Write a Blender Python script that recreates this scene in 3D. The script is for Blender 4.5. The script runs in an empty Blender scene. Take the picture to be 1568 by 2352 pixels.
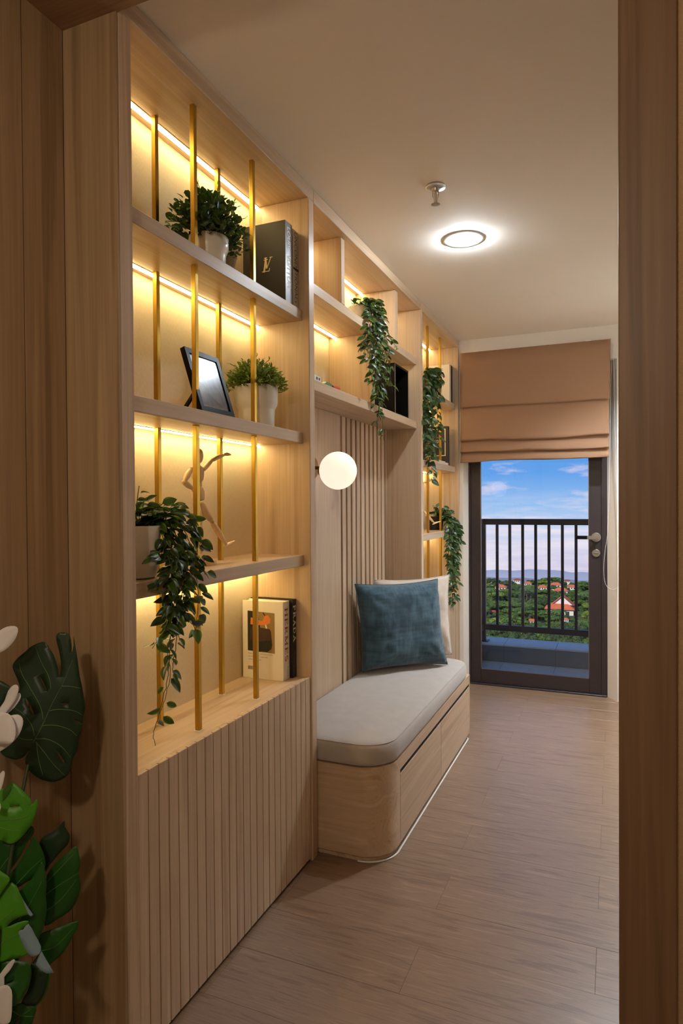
import bpy, bmesh, math, random
import numpy as np
from mathutils import Vector, Matrix, Euler, noise as mnoise
pi = math.pi
random.seed(7)
sc = bpy.context.scene
COL = sc.collection

# ------------------------------------------------------------------ camera
F_PX = 1487.723
YAW, PITCH, ROLL, EYE = 0.398238, 0.0120628, -0.0063640, 1.315
def cam_rot():
    B = np.array([[1, 0, 0], [0, 0, -1], [0, 1, 0.]])
    c, s = math.cos(YAW), math.sin(YAW); Y = np.array([[c, 0, s], [0, 1, 0], [-s, 0, c]])
    c, s = math.cos(PITCH), math.sin(PITCH); P = np.array([[1, 0, 0], [0, c, -s], [0, s, c]])
    c, s = math.cos(ROLL), math.sin(ROLL); Q = np.array([[c, -s, 0], [s, c, 0], [0, 0, 1]])
    return (Q @ P @ Y @ B).T          # rows: world axes, columns: right, down, forward
RW = cam_rot()
camd = bpy.data.cameras.new('camera'); cam = bpy.data.objects.new('camera', camd); COL.objects.link(cam)
camd.sensor_fit = 'HORIZONTAL'; camd.sensor_width = 24.0; camd.lens = 24.0 * F_PX / 1568.0
camd.clip_start = 0.02; camd.clip_end = 9000
M = Matrix.Identity(4)
for i in range(3):
    M[i][0] = RW[i, 0]; M[i][1] = -RW[i, 1]; M[i][2] = -RW[i, 2]
M[2][3] = EYE
cam.matrix_world = M
sc.camera = cam
EYEV = np.array([0, 0, EYE])
def ray(x, y): return RW @ np.array([(x - 784.) / F_PX, (y - 1176.) / F_PX, 1.])
def onX(x, y, X): r = ray(x, y); return Vector(EYEV + r * (X / r[0]))
def onY(x, y, Y): r = ray(x, y); return Vector(EYEV + r * (Y / r[1]))
def onZ(x, y, Z): r = ray(x, y); return Vector(EYEV + r * ((Z - EYE) / r[2]))
def proj(p):
    c = RW.T @ (np.array(p, float) - EYEV); return (784 + F_PX * c[0] / c[2], 1176 + F_PX * c[1] / c[2])

# ------------------------------------------------------------------ view, world, sun, lights
sc.view_settings.view_transform = 'Standard'; sc.view_settings.look = 'None'
sc.view_settings.exposure = 0.0; sc.view_settings.gamma = 1.0; sc.view_settings.use_curve_mapping = False
def S(r, g, b):
    f = lambda c: (c / 255 / 12.92) if c / 255 <= .04045 else ((c / 255 + .055) / 1.055) ** 2.4
    return (f(r), f(g), f(b), 1)

SKY_STRENGTH = 1.0
w = bpy.data.worlds.new('world'); sc.world = w; w.use_nodes = True
nt = w.node_tree; nt.nodes.clear(); N = nt.nodes.new; L = nt.links.new
tc = N('ShaderNodeTexCoord'); sep = N('ShaderNodeSeparateXYZ'); L(tc.outputs['Generated'], sep.inputs[0])
mr = N('ShaderNodeMapRange'); mr.inputs['From Min'].default_value = -0.12; mr.inputs['From Max'].default_value = 0.38
L(sep.outputs['Z'], mr.inputs['Value'])
cr = N('ShaderNodeValToRGB'); L(mr.outputs[0], cr.inputs[0])
e = cr.color_ramp.elements
def stop(pos, col):
    x = e.new(pos); x.color = col
e[0].position = 0; e[0].color = S(206, 200, 228); e[1].position = 1; e[1].color = S(70, 130, 205)
stop(.10, S(214, 214, 240)); stop(.17, S(196, 216, 246)); stop(.235, S(150, 196, 246)); stop(.33, S(98, 165, 240)); stop(.5, S(84, 150, 228))
def cloud(scale, vec, lo, hi, seed):
    mp = N('ShaderNodeMapping'); mp.inputs['Scale'].default_value = vec; mp.inputs['Location'].default_value = seed
    L(tc.outputs['Generated'], mp.inputs[0])
    no = N('ShaderNodeTexNoise'); no.inputs['Scale'].default_value = scale; no.inputs['Detail'].default_value = 7; no.inputs['Roughness'].default_value = .58
    L(mp.outputs[0], no.inputs['Vector'])
    m = N('ShaderNodeMapRange'); m.inputs['From Min'].default_value = lo; m.inputs['From Max'].default_value = hi; m.clamp = True
    L(no.outputs['Fac'], m.inputs['Value']); return m.outputs[0]
c1 = cloud(5.0, (1.6, 1.6, 7), .52, .68, (4.3, 1.2, 2.1))
c2 = cloud(8.0, (1.0, 1.0, 9), .42, .66, (1.7, 6.2, 3.4))
low = N('ShaderNodeMapRange'); low.inputs['From Min'].default_value = .02; low.inputs['From Max'].default_value = -.035; low.clamp = True
L(sep.outputs['Z'], low.inputs['Value'])
ml = N('ShaderNodeMath'); ml.operation = 'MULTIPLY'; L(c2, ml.inputs[0]); L(low.outputs[0], ml.inputs[1])
mx1 = N('ShaderNodeMix'); mx1.data_type = 'RGBA'; L(c1, mx1.inputs['Factor']); L(cr.outputs[0], mx1.inputs['A']); mx1.inputs['B'].default_value = S(232, 222, 242)
mx2 = N('ShaderNodeMix'); mx2.data_type = 'RGBA'; L(ml.outputs[0], mx2.inputs['Factor']); L(mx1.outputs['Result'], mx2.inputs['A']); mx2.inputs['B'].default_value = S(240, 234, 248)
bg = N('ShaderNodeBackground'); bg.inputs['Strength'].default_value = SKY_STRENGTH; L(mx2.outputs['Result'], bg.inputs['Color'])
wo = N('ShaderNodeOutputWorld'); L(bg.outputs[0], wo.inputs[0])

sun = bpy.data.lights.new('sun', 'SUN'); sun.energy = 4.0; sun.color = (1, .93, .82); sun.angle = .01
so = bpy.data.objects.new('sun', sun); COL.objects.link(so); so.rotation_euler = Euler((math.radians(52), 0, math.radians(-28)))   # high behind the building
LED_STRENGTH = 34.0
BULB_STRENGTH = 560.0
FILL_STRENGTH = 2900.0
GLOBE_STRENGTH = .95
def point(name, loc, power, col, r):
    l = bpy.data.lights.new(name, 'POINT'); l.energy = power; l.color = col; l.shadow_soft_size = r
    o = bpy.data.objects.new(name, l); COL.objects.link(o); o.location = loc; return o
point('entry_ceiling_light', (-.34, -.45, 1.97), 27.0, (1, .83, .63), .06)

# ------------------------------------------------------------------ materials
MAT = {}
def pmat(name, col, rough=.5, metal=0, spec=.5, **k):
    m = bpy.data.materials.new(name); m.use_nodes = True
    b = m.node_tree.nodes['Principled BSDF']
    b.inputs['Base Color'].default_value = col; b.inputs['Roughness'].default_value = rough
    b.inputs['Metallic'].default_value = metal; b.inputs['Specular IOR Level'].default_value = spec
    for kk, v in k.items(): b.inputs[kk.replace('_', ' ')].default_value = v
    MAT[name] = m; return m
def nodes(m):
    t = m.node_tree; return t, t.nodes.new, t.links.new, t.nodes['Principled BSDF']
def rand_coord(t, N, L, scale):
    tc = N('ShaderNodeTexCoord'); oi = N('ShaderNodeObjectInfo')
    ml = N('ShaderNodeMath'); ml.operation = 'MULTIPLY'; ml.inputs[1].default_value = 37.0; L(oi.outputs['Random'], ml.inputs[0])
    ad = N('ShaderNodeVectorMath'); ad.operation = 'ADD'; L(tc.outputs['Object'], ad.inputs[0]); L(ml.outputs[0], ad.inputs[1])
    mp = N('ShaderNodeMapping'); mp.inputs['Scale'].default_value = scale; L(ad.outputs[0], mp.inputs[0])
    return mp.outputs[0], oi.outputs['Random']
def wood(name, axis, light, dark, rough=.38, fine=150, tonevar=.06, coat=0.0, coarse=14, along=.55, falong=2.2):
    m = pmat(name, light, rough); t, N, L, b = nodes(m)
    ai = 'xyz'.index(axis)
    s1 = [coarse] * 3; s1[ai] = along
    s2 = [fine, fine, fine]; s2[ai] = falong
    v1, rnd = rand_coord(t, N, L, s1); v2, _ = rand_coord(t, N, L, s2)
    n1 = N('ShaderNodeTexNoise'); n1.inputs['Scale'].default_value = 1; n1.inputs['Detail'].default_value = 5; n1.inputs['Distortion'].default_value = .7; L(v1, n1.inputs['Vector'])
    n2 = N('ShaderNodeTexNoise'); n2.inputs['Scale'].default_value = 1; n2.inputs['Detail'].default_value = 3; L(v2, n2.inputs['Vector'])
    # cathedral rings
    wv = N('ShaderNodeMath'); wv.operation = 'MULTIPLY'; wv.inputs[1].default_value = 30; L(n1.outputs['Fac'], wv.inputs[0])
    sn = N('ShaderNodeMath'); sn.operation = 'SINE'; L(wv.outputs[0], sn.inputs[0])
    a = N('ShaderNodeMath'); a.operation = 'MULTIPLY_ADD'; a.inputs[1].default_value = .10; L(sn.outputs[0], a.inputs[0]); L(n1.outputs['Fac'], a.inputs[2])
    c = N('ShaderNodeMath'); c.operation = 'MULTIPLY_ADD'; c.inputs[1].default_value = .42; L(n2.outputs['Fac'], c.inputs[0]); L(a.outputs[0], c.inputs[2])
    rp = N('ShaderNodeMapRange'); rp.inputs['From Min'].default_value = .42; rp.inputs['From Max'].default_value = 1.0; L(c.outputs[0], rp.inputs['Value'])
    mx = N('ShaderNodeMix'); mx.data_type = 'RGBA'; L(rp.outputs[0], mx.inputs['Factor']); mx.inputs['A'].default_value = dark; mx.inputs['B'].default_value = light
    hs = N('ShaderNodeHueSaturation'); L(mx.outputs['Result'], hs.inputs['Color'])
    vr = N('ShaderNodeMapRange'); vr.inputs['To Min'].default_value = 1 - tonevar; vr.inputs['To Max'].default_value = 1 + tonevar; L(rnd, vr.inputs['Value']); L(vr.outputs[0], hs.inputs['Value'])
    L(hs.outputs[0], b.inputs['Base Color'])
    bp = N('ShaderNodeBump'); bp.inputs['Strength'].default_value = .06; bp.inputs['Distance'].default_value = .002; L(n2.outputs['Fac'], bp.inputs['Height']); L(bp.outputs[0], b.inputs['Normal'])
    b.inputs['Coat Weight'].default_value = coat
    return m
def noisy(name, col, rough=.6, amp=.12, scale=40, bump=.0, bscale=400, metal=0, aniso=(1, 1, 1), col2=None, **k):
    m = pmat(name, col, rough, metal, **k); t, N, L, b = nodes(m)
    v, rnd = rand_coord(t, N, L, aniso)
    n1 = N('ShaderNodeTexNoise'); n1.inputs['Scale'].default_value = scale; n1.inputs['Detail'].default_value = 5; L(v, n1.inputs['Vector'])
    mr = N('ShaderNodeMapRange'); mr.inputs['From Min'].default_value = .3; mr.inputs['From Max'].default_value = .7; L(n1.outputs['Fac'], mr.inputs['Value'])
    mx = N('ShaderNodeMix'); mx.data_type = 'RGBA'; L(mr.outputs[0], mx.inputs['Factor'])
    d = col2 or tuple(c * (1 - amp) for c in col[:3]) + (1,)
    mx.inputs['A'].default_value = d; mx.inputs['B'].default_value = col; L(mx.outputs['Result'], b.inputs['Base Color'])
    if bump:
        n2 = N('ShaderNodeTexNoise'); n2.inputs['Scale'].default_value = bscale; n2.inputs['Detail'].default_value = 2; L(v, n2.inputs['Vector'])
        bp = N('ShaderNodeBump'); bp.inputs['Strength'].default_value = bump; bp.inputs['Distance'].default_value = .002; L(n2.outputs['Fac'], bp.inputs['Height']); L(bp.outputs[0], b.inputs['Normal'])
    return m
def emis(name, col, strength):
    m = pmat(name, (col[0] * .8, col[1] * .8, col[2] * .8, 1), .4); b = m.node_tree.nodes['Principled BSDF']
    b.inputs['Emission Color'].default_value = col; b.inputs['Emission Strength'].default_value = strength; return m

OAK_L, OAK_D = S(208, 182, 152), S(174, 145, 114)
for ax in 'xyz': wood('oak_' + ax, ax, OAK_L, OAK_D)
wood('panel_z', 'z', S(178, 150, 114), S(136, 109, 78), .45, tonevar=.05)
wood('panel_dark', 'z', S(138, 108, 80), S(100, 74, 52), .45, tonevar=.05)
wood('panel_x', 'x', S(164, 128, 92), S(118, 86, 58), .45)
wood('floor_x', 'x', S(150, 121, 96), S(110, 85, 64), .34, fine=230, tonevar=.02, coarse=60, along=5.0, falong=9.0)
MAT['floor_x'].node_tree.nodes['Principled BSDF'].inputs['Specular IOR Level'].default_value = 1.0
wood('maple', 'z', S(232, 200, 150), S(214, 178, 126), .45, fine=60)
pmat('groove', S(96, 66, 42), .7)
noisy('joint', S(70, 54, 42), .8)
noisy('plaster', S(238, 228, 214), .85, .02, 3, .05, 90)
noisy('side_wall', S(146, 124, 104), .8, .03, 4, .06, 60)
noisy('wall_paint', S(230, 221, 208), .8, .03, 4, .06, 60)
noisy('wallpaper', S(228, 211, 180), .8, .10, 260, .35, 520, aniso=(1, 1, .35))
noisy('fabric_wall', S(178, 146, 108), .9, .2, 500, .4, 700)
noisy('brass', S(192, 156, 66), .32, .06, 30, metal=1)
noisy('brass_dark', S(150, 110, 58), .35, .05, 30, metal=1)
noisy('chrome', S(214, 212, 208), .3, .06, 30, metal=1)
noisy('steel', S(150, 148, 146), .35, .06, 30, metal=1)
emis('led', (1, .77, .36, 1), LED_STRENGTH)
emis('bulb', (.80, .90, 1, 1), BULB_STRENGTH)
emis('globe_glass', (1, .84, .68, 1), GLOBE_STRENGTH)
emis('fill_lens', (.80, .90, 1, 1), FILL_STRENGTH)
noisy('white_ceramic', S(226, 220, 208), .3, .02, 6)
noisy('white_paint', S(232, 230, 226), .5, .02, 6)
noisy('black_plastic', S(24, 22, 22), .45, .1, 20)
noisy('black_frame', S(20, 17, 15), .35, .1, 20, spec=.06)
noisy('cushion_grey', S(182, 172, 162), .95, .10, 18, .5, 900, Sheen_Weight=.35)
noisy('beige_velvet', S(206, 188, 170), .95, .14, 26, .4, 700, Sheen_Weight=.4)
noisy('teal_velvet', S(60, 88, 102), .9, .5, 15, .4, 500, aniso=(2.6, 2.6, .5), col2=S(30, 52, 68), Sheen_Weight=.25)
def velvet(name, light, dark):
    m = pmat(name, light, .9, Sheen_Weight=.25); t, N, L, b = nodes(m); fac = None
    for sc_, an in ((1.0, (70, 70, 9)), (1.0, (9, 9, 60)), (1.0, (11, 11, 11))):
        v, _ = rand_coord(t, N, L, an); n = N('ShaderNodeTexNoise'); n.inputs['Scale'].default_value = sc_; n.inputs['Detail'].default_value = 4; L(v, n.inputs['Vector'])
        a = N('ShaderNodeMath'); a.operation = 'ADD'; L(n.outputs['Fac'], a.inputs[0])
        if fac is None: a.inputs[1].default_value = 0
        else: L(fac, a.inputs[1])
        fac = a.outputs[0]
    mr = N('ShaderNodeMapRange'); mr.inputs['From Min'].default_value = 1.22; mr.inputs['From Max'].default_value = 1.78; L(fac, mr.inputs['Value'])
    mx = N('ShaderNodeMix'); mx.data_type = 'RGBA'; L(mr.outputs[0], mx.inputs['Factor']); mx.inputs['A'].default_value = dark; mx.inputs['B'].default_value = light; L(mx.outputs['Result'], b.inputs['Base Color'])
    bp = N('ShaderNodeBump'); bp.inputs['Strength'].default_value = .25; bp.inputs['Distance'].default_value = .002; L(fac, bp.inputs['Height']); L(bp.outputs[0], b.inputs['Normal'])
velvet('teal_velvet', S(66, 95, 108), S(38, 62, 76))
noisy('blind', S(148, 112, 84), .92, .05, 300, .25, 900)
noisy('door_brown', S(52, 42, 42), .42, .12, 12)
noisy('rail_navy', S(22, 38, 50), .4, .12, 12)
noisy('balcony_tile', S(188, 206, 212), .55, .10, 14)
noisy('balcony_dark', S(104, 122, 132), .6, .10, 14)
noisy('facade', S(190, 186, 180), .8, .06, 8)
noisy('paper', S(236, 232, 222), .7, .03, 90)
noisy('page_edge', S(232, 222, 200), .8, .12, 500, aniso=(.05, 1, .05))
noisy('book_dark', S(44, 36, 34), .5, .1, 60)
noisy('book_black', S(30, 25, 24), .5, .12, 60)
noisy('book_cream', S(238, 226, 204), .5, .03, 40)
noisy('spine_grey', S(128, 126, 128), .4, .05, 60)
noisy('spine_tan', S(184, 172, 152), .55, .05, 60)
pmat('ink_white', S(232, 228, 222), .6); pmat('ink_cream', S(232, 214, 168), .6); pmat('ink_black', S(24, 20, 18), .6)
pmat('ink_red', S(168, 70, 52), .6); pmat('ink_orange', S(226, 128, 56), .6); pmat('ink_brown', S(72, 48, 36), .6); pmat('ink_olive', S(150, 124, 70), .6)
pmat('ink_dkgreen', S(40, 40, 30), .6); pmat('ink_grey', S(120, 112, 104), .6)
noisy('photo_print', S(216, 208, 206), .25, .5, 26, aniso=(1, 1, .6), col2=S(120, 112, 112)); pmat('photo_tan', S(150, 122, 84), .3)
pmat('mat_board', S(222, 212, 204), .6)
pmat('toy_green', S(92, 132, 84), .4); pmat('toy_red', S(206, 66, 30), .4); pmat('toy_black', S(30, 26, 22), .4)
def leafmat(name, col, edge, rough=.38, trans=.0):
    m = pmat(name, col, rough); t, N, L, b = nodes(m)
    tc = N('ShaderNodeTexCoord'); sp = N('ShaderNodeSeparateXYZ'); L(tc.outputs['Generated'], sp.inputs[0])
    a = N('ShaderNodeMath'); a.operation = 'SUBTRACT'; a.inputs[1].default_value = .5; L(sp.outputs['X'], a.inputs[0])
    ab = N('ShaderNodeMath'); ab.operation = 'ABSOLUTE'; L(a.outputs[0], ab.inputs[0])
    mr = N('ShaderNodeMapRange'); mr.inputs['From Min'].default_value = .25; mr.inputs['From Max'].default_value = .5; L(ab.outputs[0], mr.inputs['Value'])
    mx = N('ShaderNodeMix'); mx.data_type = 'RGBA'; L(mr.outputs[0], mx.inputs['Factor']); mx.inputs['A'].default_value = col; mx.inputs['B'].default_value = edge
    oi = N('ShaderNodeObjectInfo'); hs = N('ShaderNodeHueSaturation'); vr = N('ShaderNodeMapRange'); vr.inputs['To Min'].default_value = .62; vr.inputs['To Max'].default_value = 1.45
    L(oi.outputs['Random'], vr.inputs['Value']); L(vr.outputs[0], hs.inputs['Value']); L(mx.outputs['Result'], hs.inputs['Color']); L(hs.outputs[0], b.inputs['Base Color'])
    b.inputs['Subsurface Weight'].default_value = 0
    b.inputs['Transmission Weight'].default_value = 0
    if trans:
        tr = N('ShaderNodeBsdfTranslucent'); L(hs.outputs[0], tr.inputs['Color']); ms = N('ShaderNodeMixShader'); ms.inputs[0].default_value = trans
        out = t.nodes['Material Output']; L(b.outputs[0], ms.inputs[1]); L(tr.outputs[0], ms.inputs[2]); L(ms.outputs[0], out.inputs['Surface'])
    return m
leafmat('leaf_vine', S(56, 80, 28), S(112, 136, 60), .33, .25)
leafmat('leaf_bush', S(50, 74, 28), S(80, 104, 42), .4, .4)
leafmat('leaf_bush_light', S(112, 138, 40), S(160, 174, 66), .4, .4)
noisy('leaf_dark', S(42, 62, 24), .36, .5, 60)
noisy('leaf_small', S(58, 88, 38), .33, .5, 60)
noisy('stem_green', S(58, 70, 36), .5, .2, 60)
noisy('monstera_dark', S(30, 56, 30), .4, .25, 9)
noisy('monstera_mid', S(34, 92, 22), .42, .3, 9)
noisy('monstera_bright', S(74, 148, 22), .45, .25, 9)
noisy('monstera_under', S(126, 152, 164), .5, .1, 9)
noisy('vein', S(96, 136, 70), .5, .1, 30)
noisy('petal', S(236, 232, 230), .6, .04, 20)
noisy('soil', S(50, 40, 30), .95, .3, 80)
m = pmat('glass', (1, 1, 1, 1), 0, 0, .5); t, N_, L_, b_ = nodes(m)
gl = N_('ShaderNodeBsdfGlossy'); gl.inputs['Roughness'].default_value = .01; tr = N_('ShaderNodeBsdfTransparent'); fr = N_('ShaderNodeFresnel'); fr.inputs[0].default_value = 1.45
ms = N_('ShaderNodeMixShader'); L_(fr.outputs[0], ms.inputs[0]); L_(tr.outputs[0], ms.inputs[1]); L_(gl.outputs[0], ms.inputs[2]); L_(ms.outputs[0], t.nodes['Material Output'].inputs['Surface'])
m = pmat('frame_glass', (1, 1, 1, 1), .2)
t, N_, L_, b_ = nodes(m)
gl = N_('ShaderNodeBsdfGlossy'); gl.inputs['Roughness'].default_value = .22; tr = N_('ShaderNodeBsdfTransparent'); fr = N_('ShaderNodeFresnel'); fr.inputs[0].default_value = 1.45
ms = N_('ShaderNodeMixShader'); L_(fr.outputs[0], ms.inputs[0]); L_(tr.outputs[0], ms.inputs[1]); L_(gl.outputs[0], ms.inputs[2]); L_(ms.outputs[0], t.nodes['Material Output'].inputs['Surface'])
# outdoors
noisy('tree_green', S(82, 116, 40), .8, .6, 3.0); noisy('tree_dark', S(58, 86, 36), .8, .65, 3.0); noisy('tree_light', S(116, 140, 54), .8, .55, 3.0)
noisy('bark', S(120, 100, 78), .9, .3, 3); noisy('palm', S(72, 100, 40), .7, .4, 2)
noisy('roof_tile', S(206, 104, 68), .8, .25, 1.2, .4, 3); noisy('roof_dark', S(150, 70, 52), .8, .25, 1.2); noisy('house_white', S(236, 230, 222), .8, .05, 1)
noisy('house_glass', S(60, 66, 74), .2, .2, 2)
noisy('ground', S(74, 84, 44), .95, .4, .05); noisy('mountain_hazed', S(166, 172, 190), 1, .12, .004); noisy('mountain_near_hazed', S(140, 142, 156), 1, .12, .004)  # distance haze is painted into both mountain colours

# ------------------------------------------------------------------ builders
ORG = {}
def link(o, parent=None):
    COL.objects.link(o)
    if parent is not None: o.parent = parent
    return o
def thing(name, loc, label=None, cat=None, group=None, kind=None):
    o = bpy.data.objects.new(name, None); o.location = loc; o.empty_display_size = .05; ORG[o.name] = Vector(loc)
    link(o)
    return tag(o, label, cat, group, kind)
def tag(o, label=None, cat=None, group=None, kind=None):
    if label: o['label'] = label
    if cat: o['category'] = cat
    if group: o['group'] = group
    if kind: o['kind'] = kind
    return o
class MB:
    def __init__(s): s.v = []; s.f = []; s.m = []; s.mi = 0
    def add(s, vs, fs):
        b = len(s.v); s.v += [tuple(p) for p in vs]; s.f += [tuple(i + b for i in q) for q in fs]; s.m += [s.mi] * len(fs); return s
    def box(s, x0, x1, y0, y1, z0, z1, c=0):
        if x0 > x1: x0, x1 = x1, x0
        if y0 > y1: y0, y1 = y1, y0
        if z0 > z1: z0, z1 = z1, z0
        if not c:
            v = [(x, y, z) for x in (x0, x1) for y in (y0, y1) for z in (z0, z1)]
            return s.add(v, [(0, 1, 3, 2), (4, 6, 7, 5), (0, 4, 5, 1), (2, 3, 7, 6), (0, 2, 6, 4), (1, 5, 7, 3)])
        c = min(c, (x1 - x0) * .45, (y1 - y0) * .45, (z1 - z0) * .45)
        bm = bmesh.new(); r = bmesh.ops.create_cube(bm, size=1)
        for q in bm.verts: q.co = Vector(((x0 + x1) / 2 + q.co.x * (x1 - x0), (y0 + y1) / 2 + q.co.y * (y1 - y0), (z0 + z1) / 2 + q.co.z * (z1 - z0)))
        bmesh.ops.bevel(bm, geom=bm.edges[:], offset=c, segments=1, affect='EDGES', profile=.5)
        bm.verts.index_update(); s.add([q.co for q in bm.verts], [[q.index for q in f.verts] for f in bm.faces]); bm.free(); return s
    def prism(s, pts, z0, z1, axis='z'):
        n = len(pts)
        def P(p, h): return (p[0], p[1], h) if axis == 'z' else ((h, p[0], p[1]) if axis == 'x' else (p[0], h, p[1]))
        v = [P(p, z0) for p in pts] + [P(p, z1) for p in pts]
        f = [tuple(range(n))[::-1], tuple(range(n, 2 * n))] + [(i, (i + 1) % n, n + (i + 1) % n, n + i) for i in range(n)]
        return s.add(v, f)
    def lathe(s, prof, c, n=24, axis='z', cap=True):
        v = []; f = []
        for r, h in prof:
            for k in range(n):
                a = 2 * pi * k / n
                p = (r * math.cos(a), r * math.sin(a), h)
                if axis == 'x': p = (h, p[0], p[1])
                if axis == 'y': p = (p[0], h, p[1])
                v.append((c[0] + p[0], c[1] + p[1], c[2] + p[2]))
        for i in range(len(prof) - 1):
            for k in range(n):
                f.append((i * n + k, i * n + (k + 1) % n, (i + 1) * n + (k + 1) % n, (i + 1) * n + k))
        if cap:
            f.append(tuple(range(n))[::-1]); f.append(tuple((len(prof) - 1) * n + k for k in range(n)))
        return s.add(v, f)
    def tube(s, pts, r, n=6, taper=None):
        pts = [Vector(p) for p in pts]; v = []; f = []
        for i, p in enumerate(pts):
            d = (pts[min(i + 1, len(pts) - 1)] - pts[max(i - 1, 0)])
            if d.length < 1e-9: d = Vector((0, 0, 1))
            d.normalize(); u = d.orthogonal().normalized()
            if i == 0: pu = u
            u = (pu - d * pu.dot(d)); u = u.normalized() if u.length > 1e-6 else d.orthogonal().normalized(); pu = u
            w_ = d.cross(u)
            rr = r if taper is None else r * taper[i] if isinstance(taper, (list, tuple)) else r * (1 + (taper - 1) * i / max(1, len(pts) - 1))
            for k in range(n):
                a = 2 * pi * k / n; v.append(p + u * rr * math.cos(a) + w_ * rr * math.sin(a))
        for i in range(len(pts) - 1):
            for k in range(n): f.append((i * n + k, i * n + (k + 1) % n, (i + 1) * n + (k + 1) % n, (i + 1) * n + k))
        f.append(tuple(range(n))[::-1]); f.append(tuple((len(pts) - 1) * n + k for k in range(n)))
        return s.add(v, f)
    def sphere(s, c, r, n=16, m=10):
        r = r if isinstance(r, (list, tuple)) else (r, r, r)
        v = [(c[0], c[1], c[2] - r[2])]; f = []
        for i in range(1, m):
            a = -pi / 2 + pi * i / m
            for k in range(n):
                t = 2 * pi * k / n; v.append((c[0] + r[0] * math.cos(a) * math.cos(t), c[1] + r[1] * math.cos(a) * math.sin(t), c[2] + r[2] * math.sin(a)))
        v.append((c[0], c[1], c[2] + r[2])); T = len(v) - 1
        for k in range(n):
            f.append((0, 1 + (k + 1) % n, 1 + k)); f.append((T, 1 + (m - 2) * n + k, 1 + (m - 2) * n + (k + 1) % n))
            for i in range(m - 2): f.append((1 + i * n + k, 1 + i * n + (k + 1) % n, 1 + (i + 1) * n + (k + 1) % n, 1 + (i + 1) * n + k))
        return s.add(v, f)
    def build(s, name, mats, parent=None, smooth=False, org=None, fix=True, **tags):
        o0 = ORG[parent.name] if parent is not None else Vector(org if org is not None else (0, 0, 0))
        me = bpy.data.meshes.new(name)
        me.from_pydata([(p[0] - o0[0], p[1] - o0[1], p[2] - o0[2]) for p in s.v], [], s.f)
        if isinstance(mats, str): mats = [mats]
        for q in mats: me.materials.append(MAT[q])
        for pl, i in zip(me.polygons, s.m): pl.material_index = i; pl.use_smooth = bool(smooth)
        if fix:
            bm = bmesh.new(); bm.from_mesh(me); bmesh.ops.recalc_face_normals(bm, faces=bm.faces); bm.to_mesh(me); bm.free()
        if smooth and smooth is not True:
            me.set_sharp_from_angle(angle=math.radians(smooth))
        o = bpy.data.objects.new(name, me); ORG[o.name] = o0.copy()
        link(o, parent)
        if parent is None: o.location = o0
        tag(o, **tags); return o
def bx(name, mat, parent, x0, x1, y0, y1, z0, z1, c=.0012, **t):
    return MB().box(x0, x1, y0, y1, z0, z1, c).build(name, mat, parent, **t)
def struct(o): o['kind'] = 'structure'; return o
def copy_tree(o, parent=None, rnd=None):
    c = o.copy(); COL.objects.link(c); c.parent = parent; ORG[c.name] = ORG[o.name].copy()
    for ch in list(o.children): copy_tree(ch, c)
    return c
# ================================================================== SETTING
XF, XS, XB, ZC, YW = -1.025, -1.052, -1.273, 2.482, 4.63
XR = .42                                     # corridor right wall
# floor: dark joints below, one object per plank
fl = struct(MB().box(-1.9, 2.2, -2.6, 4.80, -.06, -.0006).build('floor', 'joint'))
ORG[fl.name] = Vector((0, 0, 0))
PW, PL_, G = .197, .971, .0006
k = 0
y = 1.645 - PW * 21
row = -21
while y < 4.70:
    off = -.534 if row % 2 == 0 else -.049
    x = off - 2 * PL_
    XE = XR if y > 1.10 else 2.1
    while x < XE:
        x0, x1 = max(x + G / 2, -1.30 if y > 1.1 else -1.18), min(x + PL_ - G / 2, XE)
        y0, y1 = y + G / 2, min(y + PW - G / 2, 4.72)
        if x1 - x0 > .02 and y1 - y0 > .02:
            bx('plank', 'floor_x', fl, x0, x1, y0, y1, -.0006, .0004 * random.random(), c=.0004)
        x += PL_
    y += PW; row += 1
struct(MB().box(-1.9, 2.2, -2.6, 4.80, ZC, ZC + .12).build('ceiling', 'plaster'))
struct(MB().box(-1.36, -1.30, 1.17, 4.80, 0, ZC).build('wall_left', 'wall_paint'))
struct(MB().box(XR, XR + .08, 2.30, 4.80, 0, ZC).build('wall_right', 'wall_paint'))
struct(bx('wall_right_bounce_cut', 'panel_dark', None, XR - .004, XR + .08, 1.216, 2.30, 0, ZC, c=.001))  # unseen dark stretch, added so the near end bounces less light
# back wall with a splayed opening for the balcony door
DX0, DX1, DZ1 = -.975, -.046, 2.26
mb = MB()
mb.prism([(-1.36, YW), (-1.0, YW), (DX0 - .004, 4.715), (DX0 - .004, 4.80), (-1.36, 4.80)], 0, ZC)
mb.prism([(XR + .08, YW), (XR + .08, 4.80), (DX1 + .004, 4.80), (DX1 + .004, 4.715), (.018, YW)], 0, ZC)
mb.prism([(-1.0, YW), (.018, YW), (.018, 4.80), (-1.0, 4.80)], DZ1, ZC)
struct(mb.build('wall_back', 'wall_paint'))
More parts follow.
